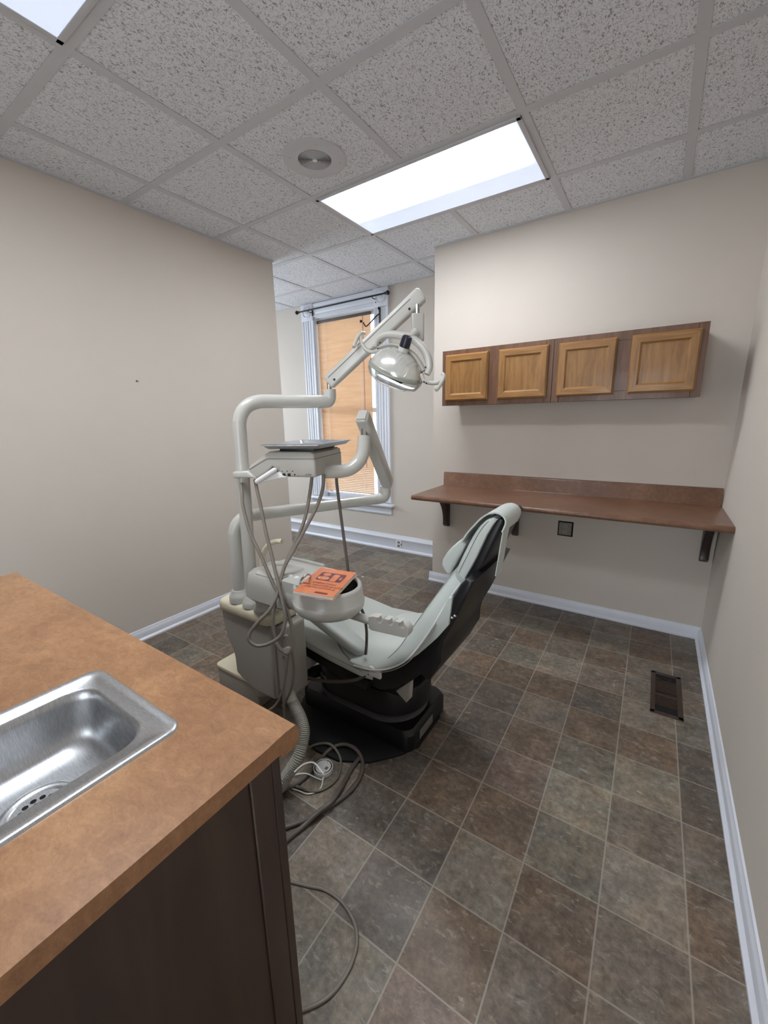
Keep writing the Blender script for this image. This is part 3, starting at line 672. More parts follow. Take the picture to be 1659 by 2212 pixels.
MB().tube([(t[0] + (f[0] - t[0]) * 0.62, 1.3185, t[1] + (f[1] - t[1]) * 0.62) for t, f in list(zip(HT, HF))[1:8]], 0.0014, 6).build('seam', M_piping, hd)
hb = [(-0.538, 0.858), (-0.508, 0.925), (-0.478, 0.995), (-0.450, 1.056), (-0.432, 1.092), (-0.414, 1.104), (-0.403, 1.096), (-0.421, 1.047), (-0.45, 0.975), (-0.478, 0.905), (-0.50, 0.87)]
MB().prism(hb, 'y', 1.330, 1.570, 0.008, 3).build('head_bracket', M_black, ch, angle=40)
pil = [(-0.634, 0.892), (-0.630, 0.916), (-0.614, 0.945), (-0.592, 0.972), (-0.566, 0.998), (-0.552, 1.003), (-0.538, 0.990), (-0.556, 0.952), (-0.578, 0.908), (-0.600, 0.862), (-0.612, 0.860), (-0.625, 0.874)]
pw = MB().prism(pil, 'y', 1.335, 1.565, 0.010, 4).build('neck_pillow', M_vinyl, ch, angle=50)
def ribbon(pts, y0, y1, th=0.003):
    K = [V((p[0], 0, p[1])) for p in pts]; R = []; P = []
    for i in range(len(K) - 1):
        p0, p1, p2, p3 = K[max(i - 1, 0)], K[i], K[i + 1], K[min(i + 2, len(K) - 1)]
        for k in range(5):
            t = k / 5; P.append(0.5 * ((2 * p1) + (p2 - p0) * t + (2 * p0 - 5 * p1 + 4 * p2 - p3) * t * t + (3 * p1 - p0 - 3 * p2 + p3) * t ** 3))
    P.append(K[-1])
    for i, p in enumerate(P):
        t = (P[min(i + 1, len(P) - 1)] - P[max(i - 1, 0)]).normalized(); n = V((-t.z, 0, t.x)) * th
        R.append([(p.x, y0, p.z), (p.x, y1, p.z), (p.x + n.x, y1, p.z + n.z), (p.x + n.x, y0, p.z + n.z)])
    return MB().loft(R)
ribbon([(-0.548, 0.998), (-0.528, 1.034), (-0.506, 1.062), (-0.480, 1.093), (-0.455, 1.112), (-0.430, 1.119), (-0.408, 1.112), (-0.397, 1.092), (-0.408, 1.058)], 1.322, 1.50, 0.005).build('strap', M_vinyl, pw)
ribbon([(-0.404, 1.07), (-0.410, 1.03), (-0.418, 0.96), (-0.426, 0.892)], 1.332, 1.40, 0.003).build('strap_tail', M_vinyl, pw)
ribbon([(-0.640, 0.895), (-0.606, 0.855)], 1.36, 1.54, 0.002).build('pillow_flap', M_vinyl, pw)

# armrests
def armrest(p, q, w):
    p, q = V(p), V(q); d = (q - p)
    rings = []
    for t, s_ in ((0, 0.35), (0.03, 0.72), (0.08, 0.92), (0.18, 1.0), (0.5, 1.0), (0.85, 0.97), (0.94, 0.86), (0.98, 0.66), (1.0, 0.35)):
        c_ = p + d * t; n = V((-d.z, 0, d.x)).normalized()
        if n.z < 0: n = -n
        R = []
        for k in range(20):
            a = 2 * math.pi * k / 20
            ca_, sa = math.cos(a), math.sin(a)
            sgn = lambda v, e: math.copysign(abs(v) ** e, v)
            R.append(c_ + V((0, 1, 0)) * (w / 2 * s_ * sgn(ca_, 0.55)) + n * (0.024 * (0.5 + 0.5 * s_) * sgn(sa, 0.6)))
        rings.append(R)
    return MB().loft(rings)
armrest((-1.33, 1.262, 0.60), (-0.955, 1.262, 0.458), 0.088).build('armrest', M_vinyl, ch, angle=50)
armrest((-1.28, 1.705, 0.395), (-0.92, 1.705, 0.425), 0.06).build('armrest', M_vinyl, ch, angle=50)
m_ = MB().bar((-1.30, 1.262, 0.564), (-1.0, 1.262, 0.448), 0.05, 0.014, 0.004)
m_.build('armrest_support', M_black, ch)
MB().tube([(-0.918, 1.215, 0.388), (-0.955, 1.20, 0.362), (-1.01, 1.19, 0.338), (-1.09, 1.185, 0.310), (-1.18, 1.185, 0.283), (-1.28, 1.195, 0.262), (-1.36, 1.23, 0.25)], 0.0075, 10).build('cable', M_hosed, ch)

# ------------------------------------------------------------------ utility column beside the chair
col_ = thing('utility_column', 'grey dental utility column with cream cap standing beside the chair', 'dental unit', (-1.42, 1.10, 0))
fp = [(-1.603, 0.612), (-1.600, 0.545), (-1.592, 0.505), (-1.571, 0.440), (-1.548, 0.405), (-1.540, 0.370), (-1.538, 0.290), (-1.50, 0.268), (-1.425, 0.238), (-1.39, 0.232), (-1.285, 0.238), (-1.268, 0.25), (-1.262, 0.612)]
MB().prism(fp, 'y', 1.022, 1.18, 0.018, 4).build('shell', M_column, col_, angle=30)
MB().loft([rr(-1.606, -1.247, 1.007, 1.188, 0.045, 0.606), rr(-1.609, -1.244, 1.004, 1.191, 0.048, 0.611), rr(-1.609, -1.244, 1.004, 1.191, 0.048, 0.638), rr(-1.605, -1.248, 1.008, 1.187, 0.046, 0.647), rr(-1.596, -1.257, 1.016, 1.179, 0.042, 0.653), rr(-1.575, -1.28, 1.035, 1.16, 0.03, 0.656)]).build('cap', M_cream, col_)
sp_ = MB().prism([(1.045, 0.26), (1.165, 0.26), (1.17, 0.33), (1.17, 0.60), (1.035, 0.60), (1.035, 0.30)], 'x', -1.264, -1.205, 0.018, 4).build('side_cover', M_column, col_)
MB().lathe([(0.023, 0), (0.023, 0.008), (0.019, 0.016), (0.008, 0.019), (0.001, 0.0195)], 24, axisM((-1.212, 1.052, 0.490), (0.85, -0.5, 0.15))).build('knob', M_enamel, col_)
MB().lathe([(0.011, 0), (0.011, 0.003), (0.006, 0.004), (0.006, 0.008), (0.001, 0.008)], 16, axisM((-1.207, 1.050, 0.560), (0.92, -0.35, 0.05))).build('push_button', M_chrome, col_)
MB().lathe([(0.008, 0), (0.008, 0.012), (0.004, 0.016), (0.001, 0.016)], 12, axisM((-1.602, 1.06, 0.535), (-1, 0, 0))).build('side_knob', M_white, col_)
MB().lathe([(0.036, 0.17), (0.040, 0.185), (0.044, 0.245)], 24, Matrix.Translation((-1.445, 1.10, 0))).build('pivot_stub', M_putty, col_)
m_ = MB().bar((-1.445, 1.10, 0.180), (-1.30, 1.42, 0.180), 0.06, 0.035, 0.006)
m_.build('support_arm', M_black, col_)
MB().box((-1.415, 1.29, 0.20), (-1.352, 1.42, 0.285), 0.012).build('arm_cover', M_white, col_)
# ribbed vacuum hose from under the column down to the floor
vac = [(-1.2431, 1.0757, 0.2996), (-1.2113, 1.0543, 0.2792), (-1.1682, 1.0303, 0.2669), (-1.1064, 1.0047, 0.2483), (-1.0551, 0.9721, 0.2294), (-1.0345, 0.9408, 0.2004), (-1.0284, 0.9036, 0.1626), (-1.0553, 0.8754, 0.1033)]
vac = [V(p) for p in vac]; vac += [V((vac[-1].x - 0.05, vac[-1].y - 0.02, 0.026)), V((vac[-1].x - 0.16, vac[-1].y - 0.02, 0.026))]
vac = [V((p.x, p.y, max(p.z, 0.0265))) for p in vac]
MB().tube(vac, lambda t: 0.0222 + 0.0026 * math.sin(t * 2 * math.pi * 78), 16, res=66).build('vacuum_hose', M_vac, col_, angle=80)
MB().tube([(-1.1214, 1.0034, 0.5477), (-1.1236, 1.0061, 0.4731), (-1.1327, 1.0062, 0.4063), (-1.1598, 1.0045, 0.3318), (-1.1979, 0.9977, 0.2650)], 0.0055, 8).build('cord', M_hose, col_)
MB().tube([(-1.1401, 1.0004, 0.5371), (-1.1534, 0.9920, 0.4495), (-1.1671, 0.9838, 0.3638), (-1.1748, 0.9843, 0.2948), (-1.1823, 0.9896, 0.1983)], 0.0055, 8).build('cord', M_hose, col_)
MB().tube([(-1.1553, 0.9960, 0.4465), (-1.1737, 0.9847, 0.3606), (-1.2132, 0.9802, 0.2837), (-1.2607, 0.9716, 0.2333), (-1.3280, 0.9632, 0.1868)], 0.005, 8).build('cord', M_hose, col_)

ub = thing('utility_box', 'low cream topped grey utility box on the floor behind the column', 'box', (-1.715, 1.27, 0))
MB().box((-1.885, 1.145, 0.0), (-1.555, 1.400, 0.138), 0.008).build('body', M_column, ub)
MB().loft([rr(-1.893, -1.546, 1.136, 1.41, 0.03, 0.132), rr(-1.893, -1.546, 1.136, 1.41, 0.03, 0.146), rr(-1.885, -1.554, 1.144, 1.402, 0.026, 0.152)]).build('lid', M_cream, ub)

# ------------------------------------------------------------------ overhead operating light on its pole
dl = thing('dental_light', 'dental operating light on a tall curved pole and angled spring arm', 'lamp', (-1.398, 1.048, 0.656))
MB().lathe([(0.043, 0), (0.043, 0.016), (0.040, 0.024), (0.033, 0.034), (0.030, 0.044), (0.0275, 0.047)], 32, Matrix.Translation((-1.398, 1.048, 0.656))).build('pole_flange', M_enamel, dl, angle=24)
def bent_pole(p0, p1, p2, rad, n=9):
    # straight run p0-p1, quarter bend of given radius about the corner p1, straight run to p2
    p0, p1, p2 = V(p0), V(p1), V(p2); a = (p0 - p1).normalized(); c_ = (p2 - p1).normalized()
    out = [p0, p0.lerp(p1 + a * rad, 0.5)]
    for k in range(n + 1):
        t = k / n; out.append((p1 + a * rad).lerp(p1, t).lerp(p1.lerp(p1 + c_ * rad, t), t))
    return out + [(p1 + c_ * rad).lerp(p2, 0.4), p2]
EL = V((-1.1939, 1.3874, 1.5140))
PD = V((EL.x + 1.352, EL.y - 1.035, 0)).normalized()
MB().tube(bent_pole((-1.398, 1.048, 0.66), (-1.352, 1.035, 1.514), EL - PD * 0.045, 0.105), 0.0262, 20, res=4).build('pole', M_enamel, dl, angle=70)
MB().tube([EL - PD * 0.062, EL - PD * 0.03, EL + V((-0.004, -0.006, 0.004)), EL + V((0, 0, 0.024)), EL + V((0, 0, 0.050))], 0.0272, 18, res=6).build('elbow', M_enamel, dl, angle=70)
MB().tube([EL + V((0, 0, 0.048)), EL + V((0, 0, 0.095))], 0.0105, 14, smooth=False).build('pin', M_chrome, dl)
A0 = V((-1.2029, 1.3914, 1.5900)); A1 = V((-0.8320, 1.5496, 1.9140))
sa_ = MB().bar(A0, A1, 0.046, 0.060, 0.012).build('spring_arm', M_enamel, dl)
dirA = (A1 - A0).normalized(); upA = (V((0, 0, 1)) - dirA * dirA.z).normalized(); sideA = upA.cross(dirA).normalized()
if sideA.y > 0: sideA = -sideA
m_ = MB(); m_.bar(A0 + sideA * 0.0232 + upA * 0.012 + dirA * 0.02, A1 + sideA * 0.0232 + upA * 0.012 - dirA * 0.05, 0.0012, 0.0022, 0, up=upA)
m_.build('cover_seam', M_hosed, sa_)
for c_ in (A0 + dirA * 0.035 - upA * 0.012, A1 - dirA * 0.075 - upA * 0.014):
    MB().lathe([(0.005, 0), (0.005, 0.0012), (0.0005, 0.0012)], 10, axisM(c_ + sideA * 0.0232, sideA)).build('screw', M_iron, sa_)
PB = (-0.8452, 1.5321, 1.8825)
MB().tube([PB, (-0.8389, 1.5207, 1.8259)], 0.0095, 14, smooth=False).build('pin', M_chrome, dl)
m_ = MB().prism([(-0.0245, 0.0), (0.0245, 0.0), (0.0245, -0.098), (0.014, -0.108), (-0.002, -0.100), (-0.012, -0.082), (-0.0245, -0.06)], 'y', -0.021, 0.021, 0.007, 3, axisM((-0.8400, 1.5228, 1.8365), (0, 0, 1), (0.835, 0.55, 0)))
m_.build('drop_collar', M_putty, dl)
# yoke: an arch from pivot to pivot, carried by the collar
ypts = [(-1.0044, 1.4625, 1.7251), (-1.0008, 1.4636, 1.7428), (-0.9859, 1.4657, 1.7592), (-0.9598, 1.4731, 1.7673), (-0.9244, 1.4775, 1.7650), (-0.8844, 1.4833, 1.7561), (-0.8467, 1.4862, 1.7423), (-0.8126, 1.4839, 1.7187), (-0.7824, 1.4767, 1.6868), (-0.7618, 1.4680, 1.6501), (-0.7550, 1.4579, 1.6196), (-0.7602, 1.4490, 1.6000)]
MB().tube(ypts, lambda t: 0.0135 + 0.0025 * math.sin(math.pi * t), 14, res=6, squash=(0.72, 1.0)).build('yoke', M_putty, dl, angle=70)
MB().tube([(-0.8359, 1.5072, 1.7698), (-0.8443, 1.4980, 1.7572), (-0.8479, 1.4883, 1.7440)], lambda t: 0.019 - 0.003 * t, 14).build('yoke_joint', M_putty, dl)
# reflector head: local frame p along the pivots, n out of the back
Lp = V((-0.9934, 1.4530, 1.7087)); Rp = V((-0.7740, 1.4399, 1.6003))
hc = (Lp + Rp) / 2; p_ = (Rp - Lp).normalized()
nn = V((0.2994, -0.0941, 0.9452)); nn = (nn - p_ * nn.dot(p_)).normalized()
Mh = axisM(hc, nn, p_); a_ = (Rp - Lp).length / 2
qs = 0.80
M_refl, nt, b = nodes_of('dichroic_reflector')
fr_ = noise(nt, 30, 2, 0.5)
nt.links.new(ramp(nt, fr_, [(0.3, rgb(206, 206, 200)), (0.7, rgb(222, 222, 214))]), b.inputs['Base Color'])
b.inputs['Roughness'].default_value = 0.2; b.inputs['Metallic'].default_value = 0.4; b.inputs['Coat Weight'].default_value = 1.0; b.inputs['Coat Roughness'].default_value = 0.04
prof_r = [(0.012, 0.040), (0.035, 0.038), (0.060, 0.031), (0.085, 0.017), (0.102, -0.002), (0.112, -0.022), (0.115, -0.036), (0.112, -0.038), (0.098, -0.004), (0.08, 0.012), (0.05, 0.026), (0.012, 0.034)]
s_r = a_ / 0.120
lh = MB().lathe([(r * s_r, z * 1.2) for r, z in prof_r], 48, Mh, 1.0, qs).build('reflector', M_refl, dl, angle=60)
m_ = MB()                                                # faint facet ribs across the glass
for k in range(-6, 7):
    x = k * 0.0145; P = []
    for kk in range(10):
        t = -1 + 2 * kk / 9; yy = t * 0.094 * qs; rr_ = math.hypot(x, yy / qs) / s_r
        zz_ = None
        for (r0, z0), (r1, z1) in zip(prof_r[:6], prof_r[1:7]):
            if r0 <= rr_ <= r1: zz_ = (z0 + (z1 - z0) * (rr_ - r0) / (r1 - r0)) * 1.2
        if zz_ is not None: P.append(Mh @ V((x, yy, zz_ + 0.0002)))
    if len(P) > 2: m_.tube(P, 0.0008, 5, res=3)
m_.build('facet_ribs', M_refl, lh)
M_clear, nt, b = nodes_of('clear_acrylic_shield')
nt.nodes.remove(b)
tr = nt.nodes.new('ShaderNodeBsdfTransparent'); gl = nt.nodes.new('ShaderNodeBsdfGlossy'); gl.inputs['Roughness'].default_value = 0.08
lw = nt.nodes.new('ShaderNodeLayerWeight'); lw.inputs[0].default_value = 0.45; mx = nt.nodes.new('ShaderNodeMixShader')
tr.inputs[0].default_value = (0.90, 0.91, 0.89, 1)
nt.links.new(lw.outputs['Facing'], mx.inputs[0]); nt.links.new(tr.outputs[0], mx.inputs[1]); nt.links.new(gl.outputs[0], mx.inputs[2])
nt.links.new(mx.outputs[0], nt.nodes['Material Output'].inputs[0])
MB().lathe([(r * s_r, z * 1.2) for r, z in [(0.116, -0.022), (0.117, -0.045), (0.108, -0.062), (0.085, -0.072), (0.050, -0.078), (0.002, -0.080)]], 48, Mh, 1.0, qs).build('face_shield', M_clear, dl, angle=60)
m_ = MB().tube([Mh @ V((a_ * 0.97 * math.cos(2 * math.pi * k / 40), a_ * 0.97 * qs * math.sin(2 * math.pi * k / 40), -0.040)) for k in range(41)], 0.0032, 8, res=2)
m_.build('shield_rim', M_piping, dl)
MB().tube([Mh @ V((-0.042, 0, -0.055)), Mh @ V((0.042, 0, -0.055))], 0.017, 14, smooth=False).build('bulb_shield', M_black, dl)
MB().tube([Mh @ V((x, 0.012, z)) for x, z in ((-a_ * 0.98, 0.012), (-0.085, 0.034), (-0.05, 0.049), (0, 0.055), (0.05, 0.049), (0.085, 0.034), (a_ * 0.98, 0.012))], lambda t: 0.011, 12, squash=(0.55, 1.25)).build('bridge', M_putty, dl)
MB().lathe([(0.021, 0.0), (0.022, 0.010), (0.019, 0.018)], 24, Mh @ Matrix.Translation((0.014, -0.012, 0.045))).build('knob_collar', M_enamel, dl)
MB().lathe([(0.0195, 0.0), (0.0205, 0.010), (0.0195, 0.034), (0.0175, 0.042), (0.012, 0.0445), (0.009, 0.043), (0.001, 0.043)], 28, Mh @ Matrix.Translation((0.014, -0.012, 0.060))).build('focus_knob', mat('navy_black_knob', rgb(26, 26, 40), 0.3), dl)
for pts, gp in (([(-0.9887, 1.4557, 1.7073), (-1.0085, 1.4412, 1.7024), (-1.0335, 1.4347, 1.7170), (-1.0518, 1.4355, 1.7421), (-1.0616, 1.4421, 1.7671)], [(-1.0604, 1.3932, 1.7211), (-1.0637, 1.4092, 1.7425), (-1.0662, 1.4334, 1.7690), (-1.0625, 1.4520, 1.7828), (-1.0571, 1.4680, 1.7832)]),
                ([(-0.7762, 1.4385, 1.6003), (-0.7638, 1.4342, 1.5774), (-0.7445, 1.4383, 1.5679), (-0.7185, 1.4425, 1.5649), (-0.7013, 1.4495, 1.5708)], [(-0.6999, 1.4100, 1.5365), (-0.6956, 1.4297, 1.5526), (-0.6946, 1.4555, 1.5767), (-0.6982, 1.4695, 1.5910), (-0.7082, 1.4775, 1.5996)])):
    hn = MB().tube(pts, 0.0075, 12).build('handle', M_putty, dl)
    MB().tube(gp, 0.0072, 12).build('handle_grip', M_enamel, hn)
for q in ((-0.9825, 1.4493, 1.7135), (-0.9742, 1.4548, 1.7362), (-0.7709, 1.4314, 1.6067), (-0.7614, 1.4428, 1.6249), (-0.7582, 1.4237, 1.5703), (-0.7478, 1.4229, 1.5649)): MB().sphere(q, 0.0032, u=8, v=6).build('pivot_screw', M_iron, dl)

# ------------------------------------------------------------------ instrument delivery arm and head
dv = thing('delivery_unit', 'dentist instrument delivery head with hanging hoses on a bent pole', 'dental unit', (-1.493, 1.045, 0.656))
MB().lathe([(0.044, 0), (0.044, 0.022), (0.041, 0.032), (0.034, 0.042), (0.0315, 0.052), (0.029, 0.055)], 32, Matrix.Translation((-1.488, 1.050, 0.656))).build('pole_flange', M_enamel, dv, angle=24)
DE = V((-1.1405, 1.7263, 1.0400))
DD = V((DE.x + 1.470, DE.y - 1.048, 0)).normalized()
MB().tube(bent_pole((-1.488, 1.050, 0.66), (-1.470, 1.048, 1.04), DE - DD * 0.05, 0.085), 0.0265, 20, res=4).build('pole', M_enamel, dv, angle=70)
MB().tube([DE - DD * 0.068, DE - DD * 0.035, DE + V((-0.006, -0.010, 0.004)), DE + V((0, 0, 0.026)), DE + V((0, 0, 0.062))], 0.0275, 18, res=6).build('elbow', M_enamel, dv, angle=70)
MB().tube([DE + V((0, 0, 0.055)), DE + V((0, 0, 0.115))], 0.011, 14, smooth=False).build('pin', M_chrome, dv)
D0 = V((-1.0753, 1.6504, 1.1257)); D1 = V((-0.9790, 1.3245, 1.4547))
sd = MB().bar(D0, D1, 0.052, 0.062, 0.014).build('spring_arm', M_enamel, dv)
dd = (D1 - D0).normalized(); ud = (V((0, 0, 1)) - dd * dd.z).normalized()
MB().bar(D1 + dd * 0.0008 - ud * 0.0, D1 + dd * 0.0022, 0.036, 0.046, 0, up=ud).build('end_cap', M_putty, sd)
MB().tube([(-0.9925, 1.3507, 1.4259), (-0.9861, 1.3390, 1.3681)], 0.0125, 14, smooth=False).build('pin', M_chrome, dv)
MB().tube([(-0.9842, 1.3413, 1.3716), (-0.9813, 1.3342, 1.3391), (-0.9796, 1.3240, 1.3068), (-0.9877, 1.3050, 1.2712), (-1.0080, 1.2786, 1.2472), (-1.0344, 1.2523, 1.2377), (-1.0675, 1.2179, 1.2381), (-1.0900, 1.1971, 1.2393)], 0.0262, 20, res=7).build('curved_tube', M_enamel, dv, angle=70)
# head, built in its own turned frame
HM = Matrix.Rotation(0.333, 4, 'Z'); HM.translation = V((-1.171, 1.221, 0))
hp = [(-0.190, 1.262), (-0.180, 1.274), (-0.112, 1.318), (-0.098, 1.325), (0.070, 1.325), (0.084, 1.318), (0.088, 1.290), (0.088, 1.236), (0.080, 1.231), (-0.028, 1.231), (-0.06, 1.252), (-0.088, 1.2705), (-0.150, 1.225), (-0.170, 1.225), (-0.186, 1.240)]
body = MB().prism(hp, 'y', -0.152, 0.13, 0.007, 3, HM).build('head', M_putty, dv, angle=30)
MB().prism([(-0.186, 1.2585), (-0.108, 1.3005), (0.0885, 1.3005), (0.0885, 1.2990), (-0.107, 1.2990), (-0.1855, 1.257)], 'y', -0.1535, 0.131, 0, 1, HM).build('seam', M_hosed, body)
m_ = MB().prism([(-0.16, 1.2275), (-0.25, 1.222), (-0.258, 1.228), (-0.258, 1.245), (-0.25, 1.250), (-0.19, 1.253)], 'y', -0.162, -0.055, 0.008, 3, HM)
m_.build('holder_rail', M_enamel, dv)
MB().bar(HM @ V((-0.148, -0.176, 1.212)), HM @ V((-0.058, -0.176, 1.264)), 0.022, 0.018, 0.008, seg=4).prism([(-0.15, 1.205), (-0.03, 1.232), (-0.06, 1.252), (-0.14, 1.215)], 'y', -0.17, -0.10, 0.004, 2, HM).build('side_handle', M_white, dv)
for k, (x, kind) in enumerate(((-0.076, 1), (-0.062, 1), (-0.040, 1), (-0.018, 1), (0.004, 0), (0.018, 2))):
    Mk = HM @ axisM((x, -0.152, 1.2405), (0, -1, 0))
    if kind == 1: MB().lathe([(0.0055, 0), (0.0055, 0.006), (0.003, 0.008), (0.0005, 0.008)], 12, Mk).build('control_knob', M_iron if k else M_chrome, body)
    elif kind == 2: MB().lathe([(0.003, 0), (0.003, 0.004), (0.0005, 0.005)], 10, Mk).build('control_knob', M_chrome, body)
    else: MB().lathe([(0.0032, 0), (0.0032, 0.001), (0.0005, 0.001)], 10, Mk).build('port', M_void, body)
m_ = MB()
for x in (-0.068, -0.047, -0.026, -0.004): m_.lathe([(0.0022, 0), (0.0022, 0.0006), (0.0003, 0.0006)], 8, HM @ axisM((x, -0.152, 1.2535), (0, -1, 0)))
m_.build('indicator_holes', M_void, body)
text('logo', 'a-dec', 0.012, HM @ axisM((0.060, -0.1525, 1.2425), (0, -1, 0), (1, 0, 0)), M_hosed, body, 0.0003)
MB().box((-0.075, -0.11, 1.322), (0.070, 0.10, 1.336), 0.004, 3, HM).build('tray_rest', M_black, body)
def hose(pts, r, m, name='hose'): return MB().tube(pts, r, 10, res=6).build(name, m, dv, angle=80)
def zl(a, c_, n): return [a + (c_ - a) * k / (n - 1) for k in range(n)]
h1 = [(-1.3453, 1.0101, 1.2016), (-1.3305, 0.9978, 1.1661), (-1.3126, 0.9834, 1.1153), (-1.2714, 0.9726, 1.0213), (-1.2208, 0.9716, 0.9403), (-1.1606, 0.9702, 0.8346), (-1.1298, 0.9723, 0.7899), (-1.0925, 0.9731, 0.7250), (-1.0716, 0.9676, 0.6548), (-1.0659, 0.9573, 0.6037), (-1.0814, 0.9459, 0.5774), (-1.1084, 0.9371, 0.5888), (-1.1337, 0.9358, 0.6226), (-1.1508, 0.9451, 0.6753), (-1.1557, 0.9576, 0.7323), (-1.1557, 0.9760, 0.7766), (-1.1530, 1.0006, 0.8367), (-1.1439, 1.0247, 0.9023), (-1.1285, 1.0599, 0.9697), (-1.1111, 1.0993, 1.0480), (-1.1030, 1.1292, 1.1367), (-1.1023, 1.1538, 1.2239)]
hose(h1, 0.0068, M_hose)
h2 = [(-1.3014, 1.0430, 1.2147), (-1.2807, 1.0322, 1.1702), (-1.2537, 1.0209, 1.1087), (-1.2201, 1.0065, 1.0201), (-1.1842, 0.9948, 0.9361), (-1.1295, 0.9679, 0.8404), (-1.0999, 0.9568, 0.7733), (-1.0828, 0.9469, 0.7183), (-1.0883, 0.9285, 0.6650), (-1.1165, 0.9015, 0.6355), (-1.1554, 0.8725, 0.6247), (-1.1830, 0.8589, 0.6420), (-1.1876, 0.8637, 0.6706), (-1.1638, 0.8915, 0.7135), (-1.1365, 0.9201, 0.7513), (-1.1276, 0.9501, 0.7935), (-1.1318, 0.9795, 0.8431), (-1.1323, 1.0060, 0.8955), (-1.1226, 1.0366, 0.9381), (-1.1004, 1.0856, 1.0174), (-1.0713, 1.1371, 1.1110), (-1.0628, 1.1673, 1.1776), (-1.0657, 1.1799, 1.2300)]
hose(h2, 0.0068, M_hose)
hose([(-1.0489, 1.2367, 1.2166), (-1.0434, 1.2305, 1.1807), (-1.0221, 1.2221, 1.0543), (-1.0009, 1.2143, 0.9301), (-0.9805, 1.2127, 0.7857), (-0.9518, 1.2174, 0.7114), (-0.9289, 1.2253, 0.6625), (-0.9173, 1.2271, 0.5963), (-0.9208, 1.2301, 0.5261), (-0.9273, 1.2300, 0.4744)], 0.0062, M_hosed)

tr_ = thing('instrument_tray', 'shallow stainless steel instrument tray on top of the delivery head', 'tray', (-1.171, 1.221, 1.336), rotz=0.333)
def tray(w, d, z, r=0.012): return [HM @ V(p) for p in rr(-w / 2, w / 2, -d / 2, d / 2, r, z)]
MB().loft([tray(0.245, 0.345, 1.3505), tray(0.247, 0.347, 1.3495), tray(0.235, 0.335, 1.3485), tray(0.212, 0.312, 1.3375), tray(0.205, 0.305, 1.336), tray(0.207, 0.307, 1.3385), tray(0.216, 0.316, 1.3395), tray(0.238, 0.338, 1.3515), tray(0.245, 0.345, 1.3525)], True, False).loft([tray(0.206, 0.306, 1.3365), tray(0.206, 0.306, 1.3385)]).build('pan', M_steel, tr_, angle=30)

# ------------------------------------------------------------------ cuspidor
cs = thing('cuspidor', 'putty coloured spittoon bowl unit swung out beside the column', 'cuspidor', (-1.313, 1.044, 0.656))
MB().lathe([(0.052, 0.0), (0.052, 0.012), (0.044, 0.022), (0.041, 0.026), (0.041, 0.08)], 28, Matrix.Translation((-1.313, 1.050, 0.656))).build('pivot', M_putty, cs)
MB().loft([rr(-1.325, -1.12, 0.985, 1.125, 0.03, 0.722), rr(-1.342, -1.11, 0.970, 1.135, 0.036, 0.738), rr(-1.342, -1.11, 0.970, 1.135, 0.036, 0.80), rr(-1.336, -1.11, 0.976, 1.135, 0.036, 0.838), rr(-1.322, -1.11, 0.99, 1.13, 0.03, 0.852), rr(-1.30, -1.13, 1.01, 1.11, 0.02, 0.856)]).build('valve_body', M_putty, cs)
MB().loft([rr(-1.27, -0.98, 0.990, 1.130, 0.03, 0.738), rr(-1.27, -0.98, 0.982, 1.138, 0.035, 0.755), rr(-1.27, -0.98, 0.985, 1.135, 0.035, 0.81), rr(-1.27, -0.98, 0.995, 1.125, 0.03, 0.826)]).build('neck', M_putty, cs)
dk = MB().loft([rr(-1.30, -1.00, 0.985, 1.175, 0.035, 0.80), rr(-1.30, -1.00, 0.982, 1.178, 0.035, 0.850), rr(-1.29, -1.01, 0.992, 1.168, 0.03, 0.855)]).build('deck', M_enamel, cs)
MB().tube([(-1.29, 1.165, 0.855), (-1.20, 1.172, 0.857), (-1.08, 1.172, 0.857)], 0.008, 10).build('splash_rim', M_enamel, dk)
for q in ((-1.1773, 1.0389, 0.8510), (-1.1246, 1.0254, 0.8510), (-1.0893, 1.0249, 0.8510)):
    MB().lathe([(0.010, -0.006), (0.010, 0.002), (0.007, 0.004), (0.001, 0.0045)], 16, Matrix.Translation((q[0], q[1], 0.855))).build('push_button', M_white, dk)
BCX, BCY, BS = -0.964, 1.058, 0.99
bw = [(0.075, 0.740), (0.105, 0.742), (0.127, 0.750), (0.139, 0.766), (0.142, 0.787), (0.1395, 0.792), (0.136, 0.796), (0.134, 0.838), (0.131, 0.846), (0.125, 0.850), (0.119, 0.847), (0.116, 0.838)]
MB().lathe(bw, 56, Matrix.Translation((BCX, BCY, 0)), BS, 0.90, caps=False).build('bowl', M_enamel, cs, angle=50)
MB().lathe([(0.1165, 0.840), (0.108, 0.80), (0.085, 0.778), (0.04, 0.770), (0.002, 0.768)], 56, Matrix.Translation((BCX, BCY, 0)), BS, 0.90, caps=False).build('bowl_liner', mat('dark_bowl_glass', rgb(34, 32, 30), 0.15), cs, angle=60)
MB().lathe([(0.010, 0.768), (0.010, 0.772), (0.001, 0.772)], 16, Matrix.Translation((BCX, BCY, 0))).build('bowl_drain', M_void, cs)
MB().tube([(-1.3323, 1.0500, 0.7662), (-1.3204, 1.0500, 0.8246), (-1.3108, 1.0500, 0.8774), (-1.2926, 1.0500, 0.9206), (-1.2580, 1.0500, 0.9548), (-1.2241, 1.0550, 0.9693), (-1.1921, 1.0600, 0.9739)], 0.0125, 12, squash=(1.0, 0.85)).build('cup_filler', M_cream, cs)
MB().tube([(-1.0472, 0.9976, 0.8530), (-1.0024, 0.9672, 0.8878), (-0.9891, 0.9804, 0.9035), (-1.0438, 1.0585, 0.8600), (-1.0184, 1.0510, 0.8530)], 0.0045, 10).build('rinse_spout', M_chrome, cs)
MB().tube([(-0.93, 1.10, 0.722), (-0.82, 1.10, 0.722), (-0.79, 1.10, 0.723)], 0.0165, 16, smooth=False).build('holder_arm', M_enamel, cs)
